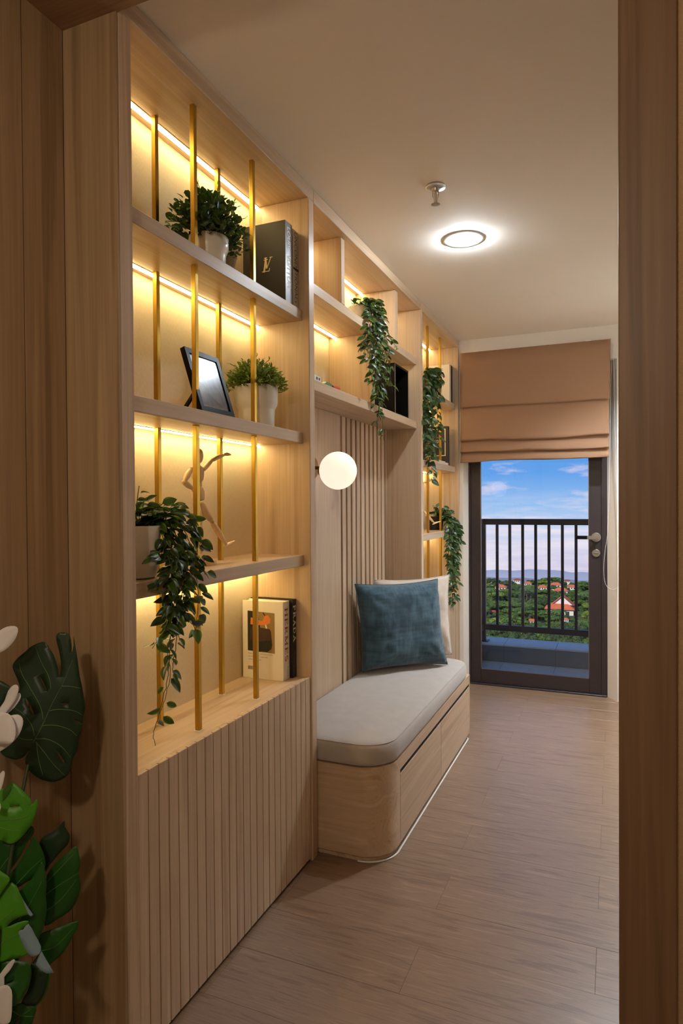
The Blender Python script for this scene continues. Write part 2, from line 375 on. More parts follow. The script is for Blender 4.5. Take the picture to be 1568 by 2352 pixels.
# entry: panelled left wall, jambs, soffit, papered wall on the right, shell behind the camera
wl = struct(MB().box(-1.30, -1.186, -2.6, 1.160, 0, ZC).build('wall_entry', 'joint'))
ORG[wl.name] = Vector((0, 0, 0))
for y0, y1 in ((-2.6, -1.2), (-1.198, .2), (.202, 1.036), (1.0385, 1.153)):
    bx('panel', 'panel_z', wl, -1.188, -1.182 if y1 > 1.1 else -1.180, y0, y1, 0, 2.422, c=.0008)
t1 = struct(bx('trim_1', 'panel_z', None, -1.1828, XF - .0005, 1.1535, 1.1605, 0, 2.422, c=.0012))
t2 = struct(bx('trim_2', 'panel_dark', None, .007, .093, 1.161, 1.215, 0, ZC, c=.002))
t3 = struct(bx('trim_3', 'panel_x', None, -1.30, .093, .35, 1.161, 2.422, ZC, c=.001))
struct(MB().box(.0935, 2.2, 1.172, 1.215, 0, ZC).build('wall_front', 'fabric_wall'))
struct(MB().box(2.12, 2.2, -2.6, 1.215, 0, ZC).build('wall_side', 'wall_paint'))
struct(MB().box(-1.30, 2.2, -2.68, -2.6, 0, ZC).build('wall_rear', 'wall_paint'))
# unseen mass and slab above, added to keep the sun off the balcony
struct(MB().box(-6, 8, 4.60, 4.80, ZC + .12, 16).build('wall_facade_sun_block', 'facade'))
struct(MB().box(-6, 8, -8, 4.60, ZC + .12, 16).build('wall_storeys_sun_block', 'facade'))
struct(MB().box(-1.7, 3.0, 4.80, 5.95, ZC - .02, ZC + .14).build('ceiling_balcony_sun_block', 'facade'))
struct(MB().box(-6, -1.37, 4.66, 4.80, -16, ZC + .12).build('wall_facade_left', 'facade'))
struct(MB().box(XR + .081, 8, 4.66, 4.80, -16, ZC + .12).build('wall_facade_right', 'facade'))

# ------------------------------------------------------------------ bookcases (bays 1 and 3 alike)
SH = ((1.988, 2.027), (1.539, 1.579), (1.090, 1.130)); ZR, ZK = 2.434, .678
def led(parent, y0, y1, z, x0=-1.247, x1=-1.231):
    h = bx('led_channel', 'brass_dark', parent, x0 - .003, x1 + .003, y0, y1, z - .0015, z + .002, c=0)
    bx('led_strip', 'led', h, x0, x1, y0, y1, z - .0035, z - .0012, c=0)
def bookcase(yl0, yl1, yr0, yr1, label, base):
    t = thing('bookcase', (XB, base, 0), label, 'bookcase', 'lit bookcases in the oak wall unit')
    bx('side_panel', 'oak_z', t, -1.2995, XF, yl0, yl1, 0, ZR, c=.0018)
    bx('side_panel', 'oak_z', t, -1.2995, XF, yr0, yr1, 0, ZR, c=.0018)
    bx('top_panel', 'oak_y', t, -1.2995, XF, yl0, yr1, ZR, ZC - .001, c=.0018)
    bx('back_panel', 'wallpaper', t, -1.2995, XB, yl1, yr0, ZK, ZR, c=0)
    for z0, z1 in SH:
        bx('shelf', 'oak_y', t, XB, XS, yl1, yr0, z0, z1, c=.0018)
        led(t, yl1 + .002, yr0 - .004, z0)
    led(t, yl1 + .002, yr0 - .004, ZR)
    # counter with a rounded front lip
    pr = [(XB, ZK), (XS - .008, ZK), (XS - .003, ZK - .002), (XS, ZK - .008), (XS, ZK - .036), (XB, ZK - .036)]
    MB().prism([(p[0], p[1]) for p in pr], yl1, yr0, axis='y').build('counter', 'oak_y', t)
    for fy in (.322, .642):
        for x in (-1.217, -1.0845):
            yy = yl1 + fy; zs = [ZK] + [q for a in SH[::-1] for q in a] + [ZR]
            rod = bx('brass_rod', 'brass', t, x - .0072, x + .0072, yy - .0072, yy + .0072, ZK, SH[2][0], c=.0008)
            for a, b in ((SH[2][1], SH[1][0]), (SH[1][1], SH[0][0]), (SH[0][1], ZR)):
                bx('rod_segment', 'brass', rod, x - .0072, x + .0072, yy - .0072, yy + .0072, a, b, c=.0008)
            bx('silicone_bead', 'white_paint', rod, x - .0092, x + .0092, yy - .0092, yy + .0092, ZK, ZK + .0012, c=0)
    bx('carcass', 'groove', t, -1.29, -1.060, yl1 + .001, yr0 - .001, .0, ZK - .037, c=0)
    p = .0390
    for d in range(2):
        y0 = yl1 + .0035 + d * 12 * p
        y1 = min(y0 + 12 * p - .002, yr0 - .003)
        dr = bx('cabinet_door', 'oak_z', t, -1.0505, -1.0385, y0, y1, .014, .6805, c=0)
        for i in range(12):
            a = y0 + i * p; b = min(a + p - .0028, y1)
            if b - a > .008: bx('slat', 'oak_z', dr, -1.0388, -1.0300, a, b, .0135, .681, c=.0012)
    return t
bookcase(1.161, 1.203, 2.143, 2.187, 'tall lit oak bookcase nearest the camera with brass rods and slatted cabinet doors', 1.67)
bookcase(3.629, 3.666, 4.607, 4.629, 'narrow-looking far lit oak bookcase beside the balcony door', 4.13)

# ------------------------------------------------------------------ middle unit: open boxes above a slatted niche
t = thing('wall_cabinet', (XB, 2.9, 0), 'oak unit of open lit boxes over the slatted seating niche between the bookcases', 'cabinet')
YA, YB_ = 2.1875, 3.6285
bx('top_panel', 'oak_y', t, -1.2995, XF, YA, YB_, ZR, ZC - .001, c=.0018)
bx('back_panel', 'wallpaper', t, -1.2995, XB, YA, YB_, 1.75, ZR, c=0)
bx('shelf', 'oak_y', t, XB, XS, YA, YB_, 2.118, 2.158, c=.0018)
bx('shelf', 'oak_y', t, XB, XS, YA, YB_, 1.750, 1.791, c=.0018)
bx('divider', 'oak_z', t, XB, XS, 2.514, 2.553, 2.158, ZR, c=.0018)
bx('divider', 'oak_z', t, XB, XS, 3.241, 3.284, 2.158, ZR, c=.0018)
bx('divider', 'oak_z', t, XB, XS, 2.880, 2.920, 1.791, 2.118, c=.0018)
for a, b, z in ((YA, 2.512, ZR), (2.555, 3.239, ZR), (3.286, YB_, ZR), (YA, 2.878, 2.118), (2.922, YB_, 2.118)): led(t, a + .002, b - .003, z)
bk = bx('niche_back', 'groove', t, -1.2995, -1.248, YA, YB_, 0, 1.7495, c=0)
bx('niche_board', 'oak_z', bk, -1.248, -1.234, YA, 2.925, 0, 1.7495, c=.001)
for i in range(11):
    a = 2.946 + i * .0655; b = min(a + .0445, YB_)
    bx('slat', 'oak_z', bk, -1.248, -1.234, a, b, 0, 1.7495, c=.001)

# ------------------------------------------------------------------ bench
def rrect(x0, x1, y0, y1, rs, d=0, n=10):
    """rs: radii at (x1,y0),(x1,y1),(x0,y1),(x0,y0)"""
    out = []
    cs = [(x1 - d, y0 + d, -pi / 2, 1, rs[0]), (x1 - d, y1 - d, 0, 1, rs[1]), (x0 + d, y1 - d, pi / 2, 1, rs[2]), (x0 + d, y0 + d, pi, 1, rs[3])]
    sg = [(-1, 1), (-1, -1), (1, -1), (1, 1)]
    for (cx, cy, a0, _, r), (sx, sy) in zip(cs, sg):
        r = max(r - d, .002); ox, oy = cx + sx * r, cy + sy * r
        for k in range(n + 1):
            a = a0 + (pi / 2) * k / n; out.append((ox + r * math.cos(a), oy + r * math.sin(a)))
    return out
BX0, BX1, BY0, BY1 = -1.2335, -.753, 2.195, 3.6275
t = thing('storage_bench', (-.99, 2.9, 0), 'built-in oak storage bench with a rounded front corner in the niche', 'bench')
MB().prism(rrect(BX0, BX1 - .022, BY0 + .012, BY1, (.11, .01, .002, .002), .012), .028, .349).build('body', 'groove', t)
# rounded end shell: wraps the near end and the curved corner
outer = [(BX0, BY0)] + [(-.873 + .12 * math.cos(a), 2.315 + .12 * math.sin(a)) for a in [-pi / 2 + pi / 2 * k / 14 for k in range(15)]] + [(BX1, 2.350)]
inner = [(p[0] - (.020 if p[0] > -.80 else .0), p[1] + .020) for p in outer][::-1]
inner = [(BX1 - .02, 2.350)] + [(-.873 + .10 * math.cos(a), 2.315 + .10 * math.sin(a)) for a in [-pi / 2 + pi / 2 * k / 14 for k in range(15)]][::-1] + [(BX0, BY0 + .02)]
MB().prism(outer + inner, .024, .350).build('end_panel', 'oak_x', t, smooth=30)
bx('top_rail', 'oak_y', t, BX1 - .02, BX1, 2.3505, BY1, .300, .350, c=.001)
bx('side_panel', 'oak_z', t, -1.02, BX1, 3.6280, 3.6415, .012, .350, c=.001)
for a, b in ((2.3525, 2.982), (2.985, 3.6255)):
    dr = bx('drawer', 'oak_y', t, BX1 - .019, BX1, a, b, .020, .284, c=.0012)
    bx('edge_strip', 'steel', dr, BX1 - .018, BX1 - .002, a + .001, b - .001, .2835, .2850, c=0)
MB().prism(rrect(BX0, BX1 - .004, BY0 + .008, 3.60, (.118, .01, .002, .002), .006), .0005, .030).build('plinth', 'oak_y', t)
pts = rrect(BX0, BX1 + .002, BY0 + .0065, 3.60, (.12, .02, .002, .002))
MB().tube([(p[0], p[1], .003) for p in pts if p[0] > -1.225], .0035, 6).build('sealant_bead', 'white_paint', t, smooth=True)

def seat_cushion():
    loops = [(.010, .3515), (.001, .356), (-.004, .372), (-.005, .40), (-.003, .420), (.004, .4315), (.012, .4365), (.03, .4415), (.06, .4455), (.11, .449), (.17, .451), (.205, .4515)]
    mb = MB(); v = []; n = 44
    for d, z in loops:
        ps = rrect(BX0 + .002, BX1 + .002, BY0 + .002, BY1, (.13, .12, .012, .012), d)
        for p in ps:
            dz = 0
            if z > .43: dz = .0035 * mnoise.noise(Vector((p[0] * 9, p[1] * 7, 1))) + .0015 * mnoise.noise(Vector((p[0] * 34, p[1] * 20, 4)))
            elif z > .36: dz = 0
            ex = .0025 * mnoise.noise(Vector((p[0] * 20, p[1] * 20, z * 30))) if .36 < z < .43 else 0
            v.append((p[0] + ex, p[1], z + dz))
    f = []
    L_ = len(ps)
    for i in range(len(loops) - 1):
        for k in range(L_): f.append((i * L_ + k, i * L_ + (k + 1) % L_, (i + 1) * L_ + (k + 1) % L_, (i + 1) * L_ + k))
    f.append(tuple(range(L_))[::-1]); f.append(tuple((len(loops) - 1) * L_ + k for k in range(L_)))
    mb.add(v, f)
    root = thing('seat_cushion', (-.99, 2.9, .3505), 'light grey fabric seat cushion with piped edge on the bench', 'cushion')
    mb.build('cover', 'cushion_grey', root, smooth=60)
    ps = rrect(BX0 + .002, BX1 + .002, BY0 + .002, BY1, (.13, .12, .012, .012), .004)
    MB().tube([(p[0], p[1], .4318) for p in ps] + [(ps[0][0], ps[0][1], .4318)], .0022, 6).build('piping', 'cushion_grey', root, smooth=True)
seat_cushion()

# ------------------------------------------------------------------ pillows
def pillow(name, BL, BR, TR, TL, thick, mat, label, ear=.10, seed=0, sag=.0):
    BL, BR, TR, TL = map(Vector, (BL, BR, TR, TL)); c = (BL + BR + TR + TL) / 4
    u = ((BR - BL) + (TR - TL)).normalized(); up = ((TL - BL) + (TR - BR)).normalized(); n = u.cross(up).normalized()
    if n.dot(Vector((0, 0, EYE)) - c) < 0: n = -n
    R = 30; mb = MB(); v = []; f = []
    def P(a, b, side):
        # outline pulls in between the corners
        ua, ub = 2 * a - 1, 2 * b - 1
        pa = ear * (1 - ub * ub) * ua; pb = ear * (1 - ua * ua) * ub
        a2, b2 = a - pa / 2, b - pb / 2
        p = (BL * (1 - a2) + BR * a2) * (1 - b2) + (TL * (1 - a2) + TR * a2) * b2
        e = max(0, 1 - ua ** 4) ** .62 * max(0, 1 - ub ** 4) ** .62
        h = thick / 2 * e
        q = Vector((a * 3 + seed, b * 3, side * 2.0))
        edge = (1 - e)
        h += (thick * .10 * mnoise.noise(q * 1.3) + thick * .05 * mnoise.noise(q * 4)) * min(1, e * 2.2)
        # radiating creases near the corners
        rad = math.hypot(1 - abs(ua), 1 - abs(ub)); ang = math.atan2(1 - abs(ub) + 1e-6, 1 - abs(ua) + 1e-6)
        h += thick * .035 * math.sin(ang * 13 + seed) * math.exp(-((rad - .42) / .25) ** 2) * min(1, e * 3)
        return p + n * (h * side) + Vector((0, 0, -sag * (1 - b)))
    for side in (1, -1):
        for i in range(R + 1):
            for j in range(R + 1): v.append(P(j / R, i / R, side))
    Q = (R + 1) ** 2
    for s_ in range(2):
        for i in range(R):
            for j in range(R):
                a = s_ * Q + i * (R + 1) + j; q = (a, a + 1, a + R + 2, a + R + 1); f.append(q if s_ == 0 else q[::-1])
    mb.add(v, f)
    base = Vector((c.x, c.y, min(BL.z, BR.z)))
    root = thing(name, base, label, 'pillow')
    o = mb.build('cover', mat, root, smooth=True, fix=False)
    bm = bmesh.new(); bm.from_mesh(o.data); bmesh.ops.remove_doubles(bm, verts=bm.verts, dist=.0002); bmesh.ops.recalc_face_normals(bm, faces=bm.faces); bm.to_mesh(o.data); bm.free()
    edge = [P(j / R, 0, 1) for j in range(R + 1)] + [P(1, i / R, 1) for i in range(1, R + 1)] + [P(1 - j / R, 1, 1) for j in range(1, R + 1)] + [P(0, 1 - i / R, 1) for i in range(1, R + 1)]
    MB().tube(edge, .0022, 5).build('seam', mat, root, smooth=True)
    return root
pillow('throw_pillow', (-1.185, 3.068, .462), (-.822, 3.402, .455), (-.885, 3.445, .905), (-1.205, 3.03, .912), .15, 'teal_velvet', 'square teal velvet pillow standing in front on the bench', .07, 1.0)
pillow('throw_pillow', (-1.185, 3.29, .462), (-.838, 3.585, .462), (-.857, 3.59, .914), (-1.195, 3.276, .908), .13, 'beige_velvet', 'square beige pillow behind the teal pillow on the bench', .07, 5.0)
# ------------------------------------------------------------------ balcony door
DY0, DY1 = 4.715, 4.775
d = struct(MB().box(DX0 - .003, DX0 + .012, DY0, DY1, 0, DZ1).box(DX1 - .033, DX1 + .003, DY0, DY1, 0, DZ1).box(DX0 + .012, DX1 - .033, DY0, DY1, DZ1 - .04, DZ1).build('door_1', 'door_brown'))
ORG[d.name] = Vector((0, 0, 0))
LX0, LX1, GX0, GX1, GZ0, GZ1 = DX0 + .0122, DX1 - .0332, -.894, -.157, .110, 2.12
bx('stile', 'door_brown', d, LX0, GX0, 4.722, 4.762, .012, DZ1 - .042, c=.002)
bx('stile', 'door_brown', d, GX1, LX1, 4.722, 4.762, .012, DZ1 - .042, c=.002)
bx('rail', 'door_brown', d, GX0, GX1, 4.722, 4.762, .012, GZ0, c=.002)
bx('rail', 'door_brown', d, GX0, GX1, 4.722, 4.762, GZ1, DZ1 - .042, c=.002)
bx('threshold', 'door_brown', d, DX0, DX1, 4.700, 4.785, 0, .011, c=.002)
bx('pane', 'glass', d, GX0 - .004, GX1 + .004, 4.738, 4.744, GZ0 - .004, GZ1 + .004, c=0)
gb = MB().box(GX0, GX0 + .005, 4.7215, 4.738, GZ0, GZ1).box(GX1 - .005, GX1, 4.7215, 4.738, GZ0, GZ1).box(GX0, GX1, 4.7215, 4.738, GZ0, GZ0 + .005)
gb.build('glazing_bead', 'steel', d)
hz = 1.080
h = MB().lathe([(.031, 0), (.031, -.010), (.028, -.013), (.0, -.013)], (-.113, 4.722, hz), 24, 'y').lathe([(.011, -.010), (.011, -.048), (0, -.05)], (-.113, 4.722, hz), 14, 'y').build('handle', 'chrome', d, smooth=30)
MB().box(-.24, -.100, 4.668, 4.682, hz - .013, hz + .011, .004).build('lever', 'black_frame', h)
MB().box(-.168, -.098, 4.6670, 4.6685, hz - .013, hz + .011, 0).build('lever_plate', 'chrome', h)
lk = MB().lathe([(.026, 0), (.026, -.008), (.023, -.011), (0, -.011)], (-.113, 4.722, .972), 24, 'y').build('lock_rose', 'chrome', d, smooth=30)
bx('thumb_turn', 'steel', lk, -.129, -.097, 4.700, 4.711, .967, .977, c=.002)

# ------------------------------------------------------------------ roman blind
BT, B0X, B1X = 2.384, -1.008, -.018
t = thing('roman_blind', (-.51, 4.60, 1.61), 'tan fabric roman blind half raised over the balcony door', 'blind')
prof = [(4.600, BT), (4.592, BT - .004), (4.582, 2.30), (4.572, 2.15), (4.562, 2.03), (4.560, 2.000), (4.566, 1.990), (4.584, 1.994), (4.588, 1.985), (4.578, 1.90), (4.570, 1.82), (4.560, 1.775), (4.558, 1.762), (4.566, 1.755), (4.586, 1.758), (4.588, 1.748), (4.572, 1.712), (4.560, 1.684), (4.560, 1.678), (4.570, 1.672), (4.588, 1.675), (4.588, 1.665), (4.574, 1.64), (4.562, 1.613), (4.564, 1.608), (4.574, 1.606)]
nx = 40; v = []; f = []
for i in range(nx + 1):
    a = i / nx
    for j, (yy, zz) in enumerate(prof):
        b = j / len(prof); x = B0X + (B1X - B0X) * a
        pull = .012 * math.sin(min(1, b * 2.2) * pi / 2)
        x += pull * (-(1 if a > .5 else -.35)) * abs(2 * a - 1) ** 3
        zz2 = zz + (.004 * math.sin(a * 7 + j) + .006 * mnoise.noise(Vector((a * 5, j * .35, 2)))) * min(1, b * 3) + (.006 * a if j > 22 else 0)
        yy2 = yy + .007 * mnoise.noise(Vector((a * 4, zz * 3, 7))) * min(1, b * 3)
        v.append((x, yy2, zz2))
m_ = len(prof)
for i in range(nx):
    for j in range(m_ - 1): f.append((i * m_ + j, (i + 1) * m_ + j, (i + 1) * m_ + j + 1, i * m_ + j + 1))
o = MB().add(v, f).build('fabric', 'blind', t, smooth=True)
md = o.modifiers.new('thickness', 'SOLIDIFY'); md.thickness = .0016; md.offset = 0
bx('headrail', 'white_paint', t, B0X + .004, B1X - .004, 4.603, 4.6295, BT - .035, BT - .002, c=.002)
for x in (-.895, -.155): bx('bracket', 'white_paint', t, x - .018, x + .018, 4.592, 4.6295, BT - .001, BT + .007, c=.001)
def smooth_pts(pts, n=6):
    out = []; P = [pts[0]] + pts + [pts[-1]]
    for i in range(1, len(P) - 2):
        for k in range(n):
            t_ = k / n; a, b, c, d = P[i - 1], P[i], P[i + 1], P[i + 2]
            out.append(.5 * ((2 * b) + (c - a) * t_ + (2 * a - 5 * b + 4 * c - d) * t_ * t_ + (3 * b - a - 3 * c + d) * t_ ** 3))
    out.append(pts[-1]); return out
def chain(pts, name, parent):
    pts = [Vector(p) for p in pts]; mb = MB(); acc = 0; step = .0062
    for a, b in zip(pts, pts[1:]):
        n = max(1, int((b - a).length / step))
        for k in range(n): mb.sphere(a.lerp(b, k / n), .0021, 5, 4)
    o = mb.build(name, 'white_ceramic', parent, smooth=True, kind='stuff')
    MB().tube(pts, .0007, 4).build('cord', 'white_ceramic', o, smooth=True)
cx = smooth_pts([onY(x, y_, Y_) for x, y_, Y_ in ((1404, 792, 4.61), (1401, 950, 4.60), (1399, 1100, 4.59), (1395, 1220, 4.57), (1389, 1265, 4.56), (1386, 1305, 4.56), (1389, 1338, 4.56), (1400, 1352, 4.57), (1414, 1352, 4.58), (1420, 1330, 4.59), (1418, 1200, 4.60), (1412, 1000, 4.60), (1408, 792, 4.61))])
chain(cx, 'pull_chain', t)

# ------------------------------------------------------------------ ceiling downlight, added fill lamp and sprinkler
t = thing('ceiling_downlight', (-.612, 2.862, ZC), 'round white recessed downlight with a glowing bulb in the ceiling', 'lamp')
MB().lathe([(.091, 0), (.091, -.0012), (.088, -.0030), (.076, -.0042), (.070, -.0042), (.067, -.0024), (.062, -.0024), (.060, .0)], (-.612, 2.862, ZC), 48, cap=False).build('trim_ring', 'white_paint', t, smooth=40)
MB().lathe([(.0, -.0015), (.061, -.0015), (.061, -.0005), (0, -.0005)], (-.612, 2.862, ZC), 32).build('reflector', 'white_paint', t)
MB().sphere((-.606, 2.862, ZC - .009), (.038, .038, .018), 24, 14).build('bulb', 'bulb', t, smooth=True)
t = thing('fill_spotlight', (.20, 3.85, ZC), 'added fill lamp in a white cylinder, unseen behind the right-hand jamb', 'lamp')  # invented lamp, out of view, added to brighten the far end
MB().lathe([(.066, 0), (.066, -.070), (.0645, -.072), (.060, -.070), (.060, -.008), (.060, 0)], (.20, 3.85, ZC), 40, cap=False).build('housing', 'white_paint', t, smooth=40)
MB().lathe([(0, -.010), (.052, -.010), (.052, -.006), (0, -.006)], (.20, 3.85, ZC), 32).build('lens', 'fill_lens', t)
px_, py_ = -.604, 2.347
t = thing('fire_sprinkler', (px_, py_, ZC), 'chrome pendent fire sprinkler on the ceiling', 'sprinkler')
MB().lathe([(.036, 0), (.037, -.004), (.033, -.007), (.014, -.010), (.012, -.018), (0, -.018)], (px_, py_, ZC), 32).build('escutcheon', 'chrome', t, smooth=35)
MB().lathe([(.010, -.012), (.010, -.022), (.006, -.026), (.0045, -.060), (0, -.060)], (px_, py_, ZC), 14).build('nozzle', 'chrome', t, smooth=35)
mb = MB()
for s in (-1, 1): mb.tube([(px_ + s * .010, py_, ZC - .018), (px_ + s * .011, py_, ZC - .035), (px_ + s * .003, py_, ZC - .062)], .0022, 6)
mb.build('yoke', 'chrome', t, smooth=True)
mb = MB(); mb.lathe([(.0085, -.064), (.0085, -.0655), (0, -.0655)], (px_, py_, ZC), 18)
for k in range(14):
    a = 2 * pi * k / 14; c, s = math.cos(a), math.sin(a); wv = .0022
    p = [(.006, -wv), (.0162, -wv * 1.2), (.0162, wv * 1.2), (.006, wv)]
    q = [(px_ + r * c - w_ * s, py_ + r * s + w_ * c) for r, w_ in p]
    mb.add([(x, y_, ZC - .064 - (.0015 if i in (1, 2) else 0)) for i, (x, y_) in enumerate(q)] + [(x, y_, ZC - .0652 - (.0015 if i in (1, 2) else 0)) for i, (x, y_) in enumerate(q)], [(0, 1, 2, 3), (7, 6, 5, 4), (0, 4, 5, 1), (1, 5, 6, 2), (2, 6, 7, 3), (3, 7, 4, 0)])
mb.build('deflector', 'chrome', t)

# ------------------------------------------------------------------ globe wall lamp
gx, gy, gz = -1.110, 2.602, 1.4615
t = thing('wall_lamp', (-1.234, gy, gz), 'glowing white glass globe wall lamp on a brass plate in the niche', 'lamp')
MB().lathe([(.048, 0), (.048, .007), (.046, .009), (0, .009)], (-1.234, gy, gz + .016), 36, 'x').build('wall_plate', 'brass_dark', t, smooth=30)
MB().tube([(-1.228, gy, gz + .016), (-1.19, gy, gz + .013), (-1.165, gy, gz + .008)], .0075, 12).build('arm', 'brass_dark', t, smooth=True)
MB().lathe([(.02, -.088), (.024, -.08), (.024, -.072), (0, -.072)], (gx, gy, gz), 24, 'x').build('collar', 'brass_dark', t, smooth=30)
MB().sphere((gx, gy, gz), .0825, 48, 32).build('globe', 'globe_glass', t, smooth=True)

# ------------------------------------------------------------------ lettering
def arc(cx, cy, rx, ry, a0, a1, n=8): return [(cx + rx * math.cos(math.radians(a0 + (a1 - a0) * k / n)), cy + ry * math.sin(math.radians(a0 + (a1 - a0) * k / n))) for k in range(n + 1)]
T, H_ = .17, .06     # thick and thin strokes
SER = {
 'P': (.72, [([(.18, 0), (.18, 1)], T), ([(.18, .97), (.36, .97)] + arc(.36, .73, .27, .24, 90, -90) + [(.18, .49)], .09), ([(.02, .03), (.36, .03)], H_), ([(.02, .97), (.3, .97)], H_)]),
 'R': (.82, [([(.18, 0), (.18, 1)], T), ([(.18, .97), (.36, .97)] + arc(.36, .74, .25, .23, 90, -90) + [(.18, .51)], .09), ([(.4, .5), (.68, .03), (.8, .03)], .13), ([(.02, .03), (.36, .03)], H_), ([(.02, .97), (.3, .97)], H_)]),
 'A': (.86, [([(.14, .02), (.44, 1)], .07), ([(.42, 1), (.72, .02)], T), ([(.25, .34), (.6, .34)], H_), ([(.0, .03), (.28, .03)], H_), ([(.56, .03), (.88, .03)], H_)]),
 'D': (.86, [([(.18, 0), (.18, 1)], T), ([(.18, .97), (.34, .97)] + arc(.34, .5, .4, .47, 90, -90) + [(.18, .03)], .11), ([(.02, .03), (.3, .03)], H_), ([(.02, .97), (.3, .97)], H_)]),
 'H': (.92, [([(.18, 0), (.18, 1)], T), ([(.74, 0), (.74, 1)], T), ([(.18, .52), (.74, .52)], H_), ([(.02, .03), (.34, .03)], H_), ([(.02, .97), (.34, .97)], H_), ([(.58, .03), (.9, .03)], H_), ([(.58, .97), (.9, .97)], H_)]),
 'E': (.74, [([(.18, 0), (.18, 1)], T), ([(.02, .97), (.66, .97), (.66, .8)], H_), ([(.18, .52), (.52, .52)], H_), ([(.52, .62), (.52, .42)], H_), ([(.02, .03), (.68, .03), (.68, .22)], H_)]),
 'M': (1.08, [([(.16, 0), (.16, 1)], .08), ([(.16, 1), (.52, .06)], T), ([(.52, .06), (.86, 1)], .07), ([(.88, 0), (.88, 1)], T), ([(.02, .03), (.3, .03)], H_), ([(.72, .03), (1.04, .03)], H_), ([(.02, .97), (.2, .97)], H_), ([(.84, .97), (1.04, .97)], H_)]),
 'S': (.64, [(arc(.31, .74, .22, .23, 40, 270, 10) + arc(.31, .26, .24, .25, 90, -140, 10), .12)]),
 'L': (.72, [([(.2, 0), (.2, 1)], T), ([(.02, .03), (.66, .03), (.66, .25)], H_), ([(.02, .97), (.38, .97)], H_)]),
 'V': (.86, [([(.14, 1), (.42, 0)], T), ([(.44, 0), (.72, 1)], .07), ([(.0, .97), (.3, .97)], H_), ([(.58, .97), (.88, .97)], H_)]),
}
def stroke_quads(pl, wd):
    out = []
    for a, b in zip(pl, pl[1:]):
        dx, dy = b[0] - a[0], b[1] - a[1]; l = math.hypot(dx, dy)
        if l < 1e-6: continue
        nx_, ny_ = -dy / l * wd / 2, dx / l * wd / 2; ex, ey = dx / l * wd * .18, dy / l * wd * .18
        out.append([(a[0] - ex + nx_, a[1] - ey + ny_), (b[0] + ex + nx_, b[1] + ey + ny_), (b[0] + ex - nx_, b[1] + ey - ny_), (a[0] - ex - nx_, a[1] - ey - ny_)])
    return out
def lettering(parent, quads, o, r, u, mat, th=.0005, name='lettering', **k):
    o, r, u = Vector(o), Vector(r), Vector(u); n = r.cross(u).normalized()
    mb = MB(); lay = 0
    for q in quads:
        lay = (lay + 1) % 5
        P0 = [o + r * a + u * b for a, b in q]; h = th + lay * .00002
        mb.add([p - n * .0002 for p in P0] + [p + n * h for p in P0], [(3, 2, 1, 0), (4, 5, 6, 7), (0, 1, 5, 4), (1, 2, 6, 5), (2, 3, 7, 6), (3, 0, 4, 7)])
    return mb.build(name, mat, parent, **k)
def serif_text(s, h, track=.12):
    x = 0; out = []
    for ch in s:
        if ch == ' ': x += .4; continue
        wd, st = SER[ch]
        for pl, ww in st: out += [[((x + p[0]) * h, p[1] * h) for p in q] for q in stroke_quads(pl, ww)]
        x += wd + track
    return out, (x - track) * h
def font_text(parent, s, o, r, u, h, mat, bold=0.0, stretch=1.0, width=None, name='lettering', th=.0004):
    cu = bpy.data.curves.new('text', 'FONT'); cu.body = s; cu.size = 1; cu.extrude = 0; cu.offset = bold; cu.resolution_u = 3
    ob = bpy.data.objects.new('text', cu); COL.objects.link(ob)
    dg = bpy.context.evaluated_depsgraph_get(); me = bpy.data.meshes.new_from_object(ob.evaluated_get(dg))
    COL.objects.unlink(ob); bpy.data.objects.remove(ob)
    vs = [q.co.copy() for q in me.vertices]; fs = [tuple(p.vertices) for p in me.polygons]; bpy.data.meshes.remove(me)
    if not vs: return None
    x0 = min(q.x for q in vs); x1 = max(q.x for q in vs)
    sx = h * stretch / .7; 
    if width: sx = width / (x1 - x0)
    o, r, u = Vector(o), Vector(r), Vector(u); n = r.cross(u).normalized()
    P0 = [o + r * ((q.x - x0) * sx) + u * (q.y * h / .7) + n * th for q in vs]
    mb = MB().add(P0, fs)
    return mb.build(name, mat, parent, fix=False)

# ------------------------------------------------------------------ books
def book(name, x0, x1, y0, y1, z0, z1, label, cover, spine=None, pages=True, group='books in the oak wall unit', rot=0.0):
    """upright book, spine toward +X, front board toward -Y"""
    t = thing(name, ((x0 + x1) / 2, (y0 + y1) / 2, z0), label, 'book', group)
    th = .0028
    bx('front_board', cover, t, x0, x1, y0, y0 + th, z0, z1, c=.0004)
    bx('back_board', cover, t, x0, x1, y1 - th, y1, z0, z1, c=.0004)
    bx('spine', spine or cover, t, x1 - .0025, x1 + .0006, y0 + .0002, y1 - .0002, z0 + .0002, z1 - .0002, c=.0004)
    bx('page_block', 'page_edge', t, x0 + .004, x1 - .0026, y0 + th, y1 - th, z0 + .003, z1 - .004, c=0)
    return t
RX, UZ, RD, UY = (1, 0, 0), (0, 0, 1), (0, 0, -1), (0, 1, 0)
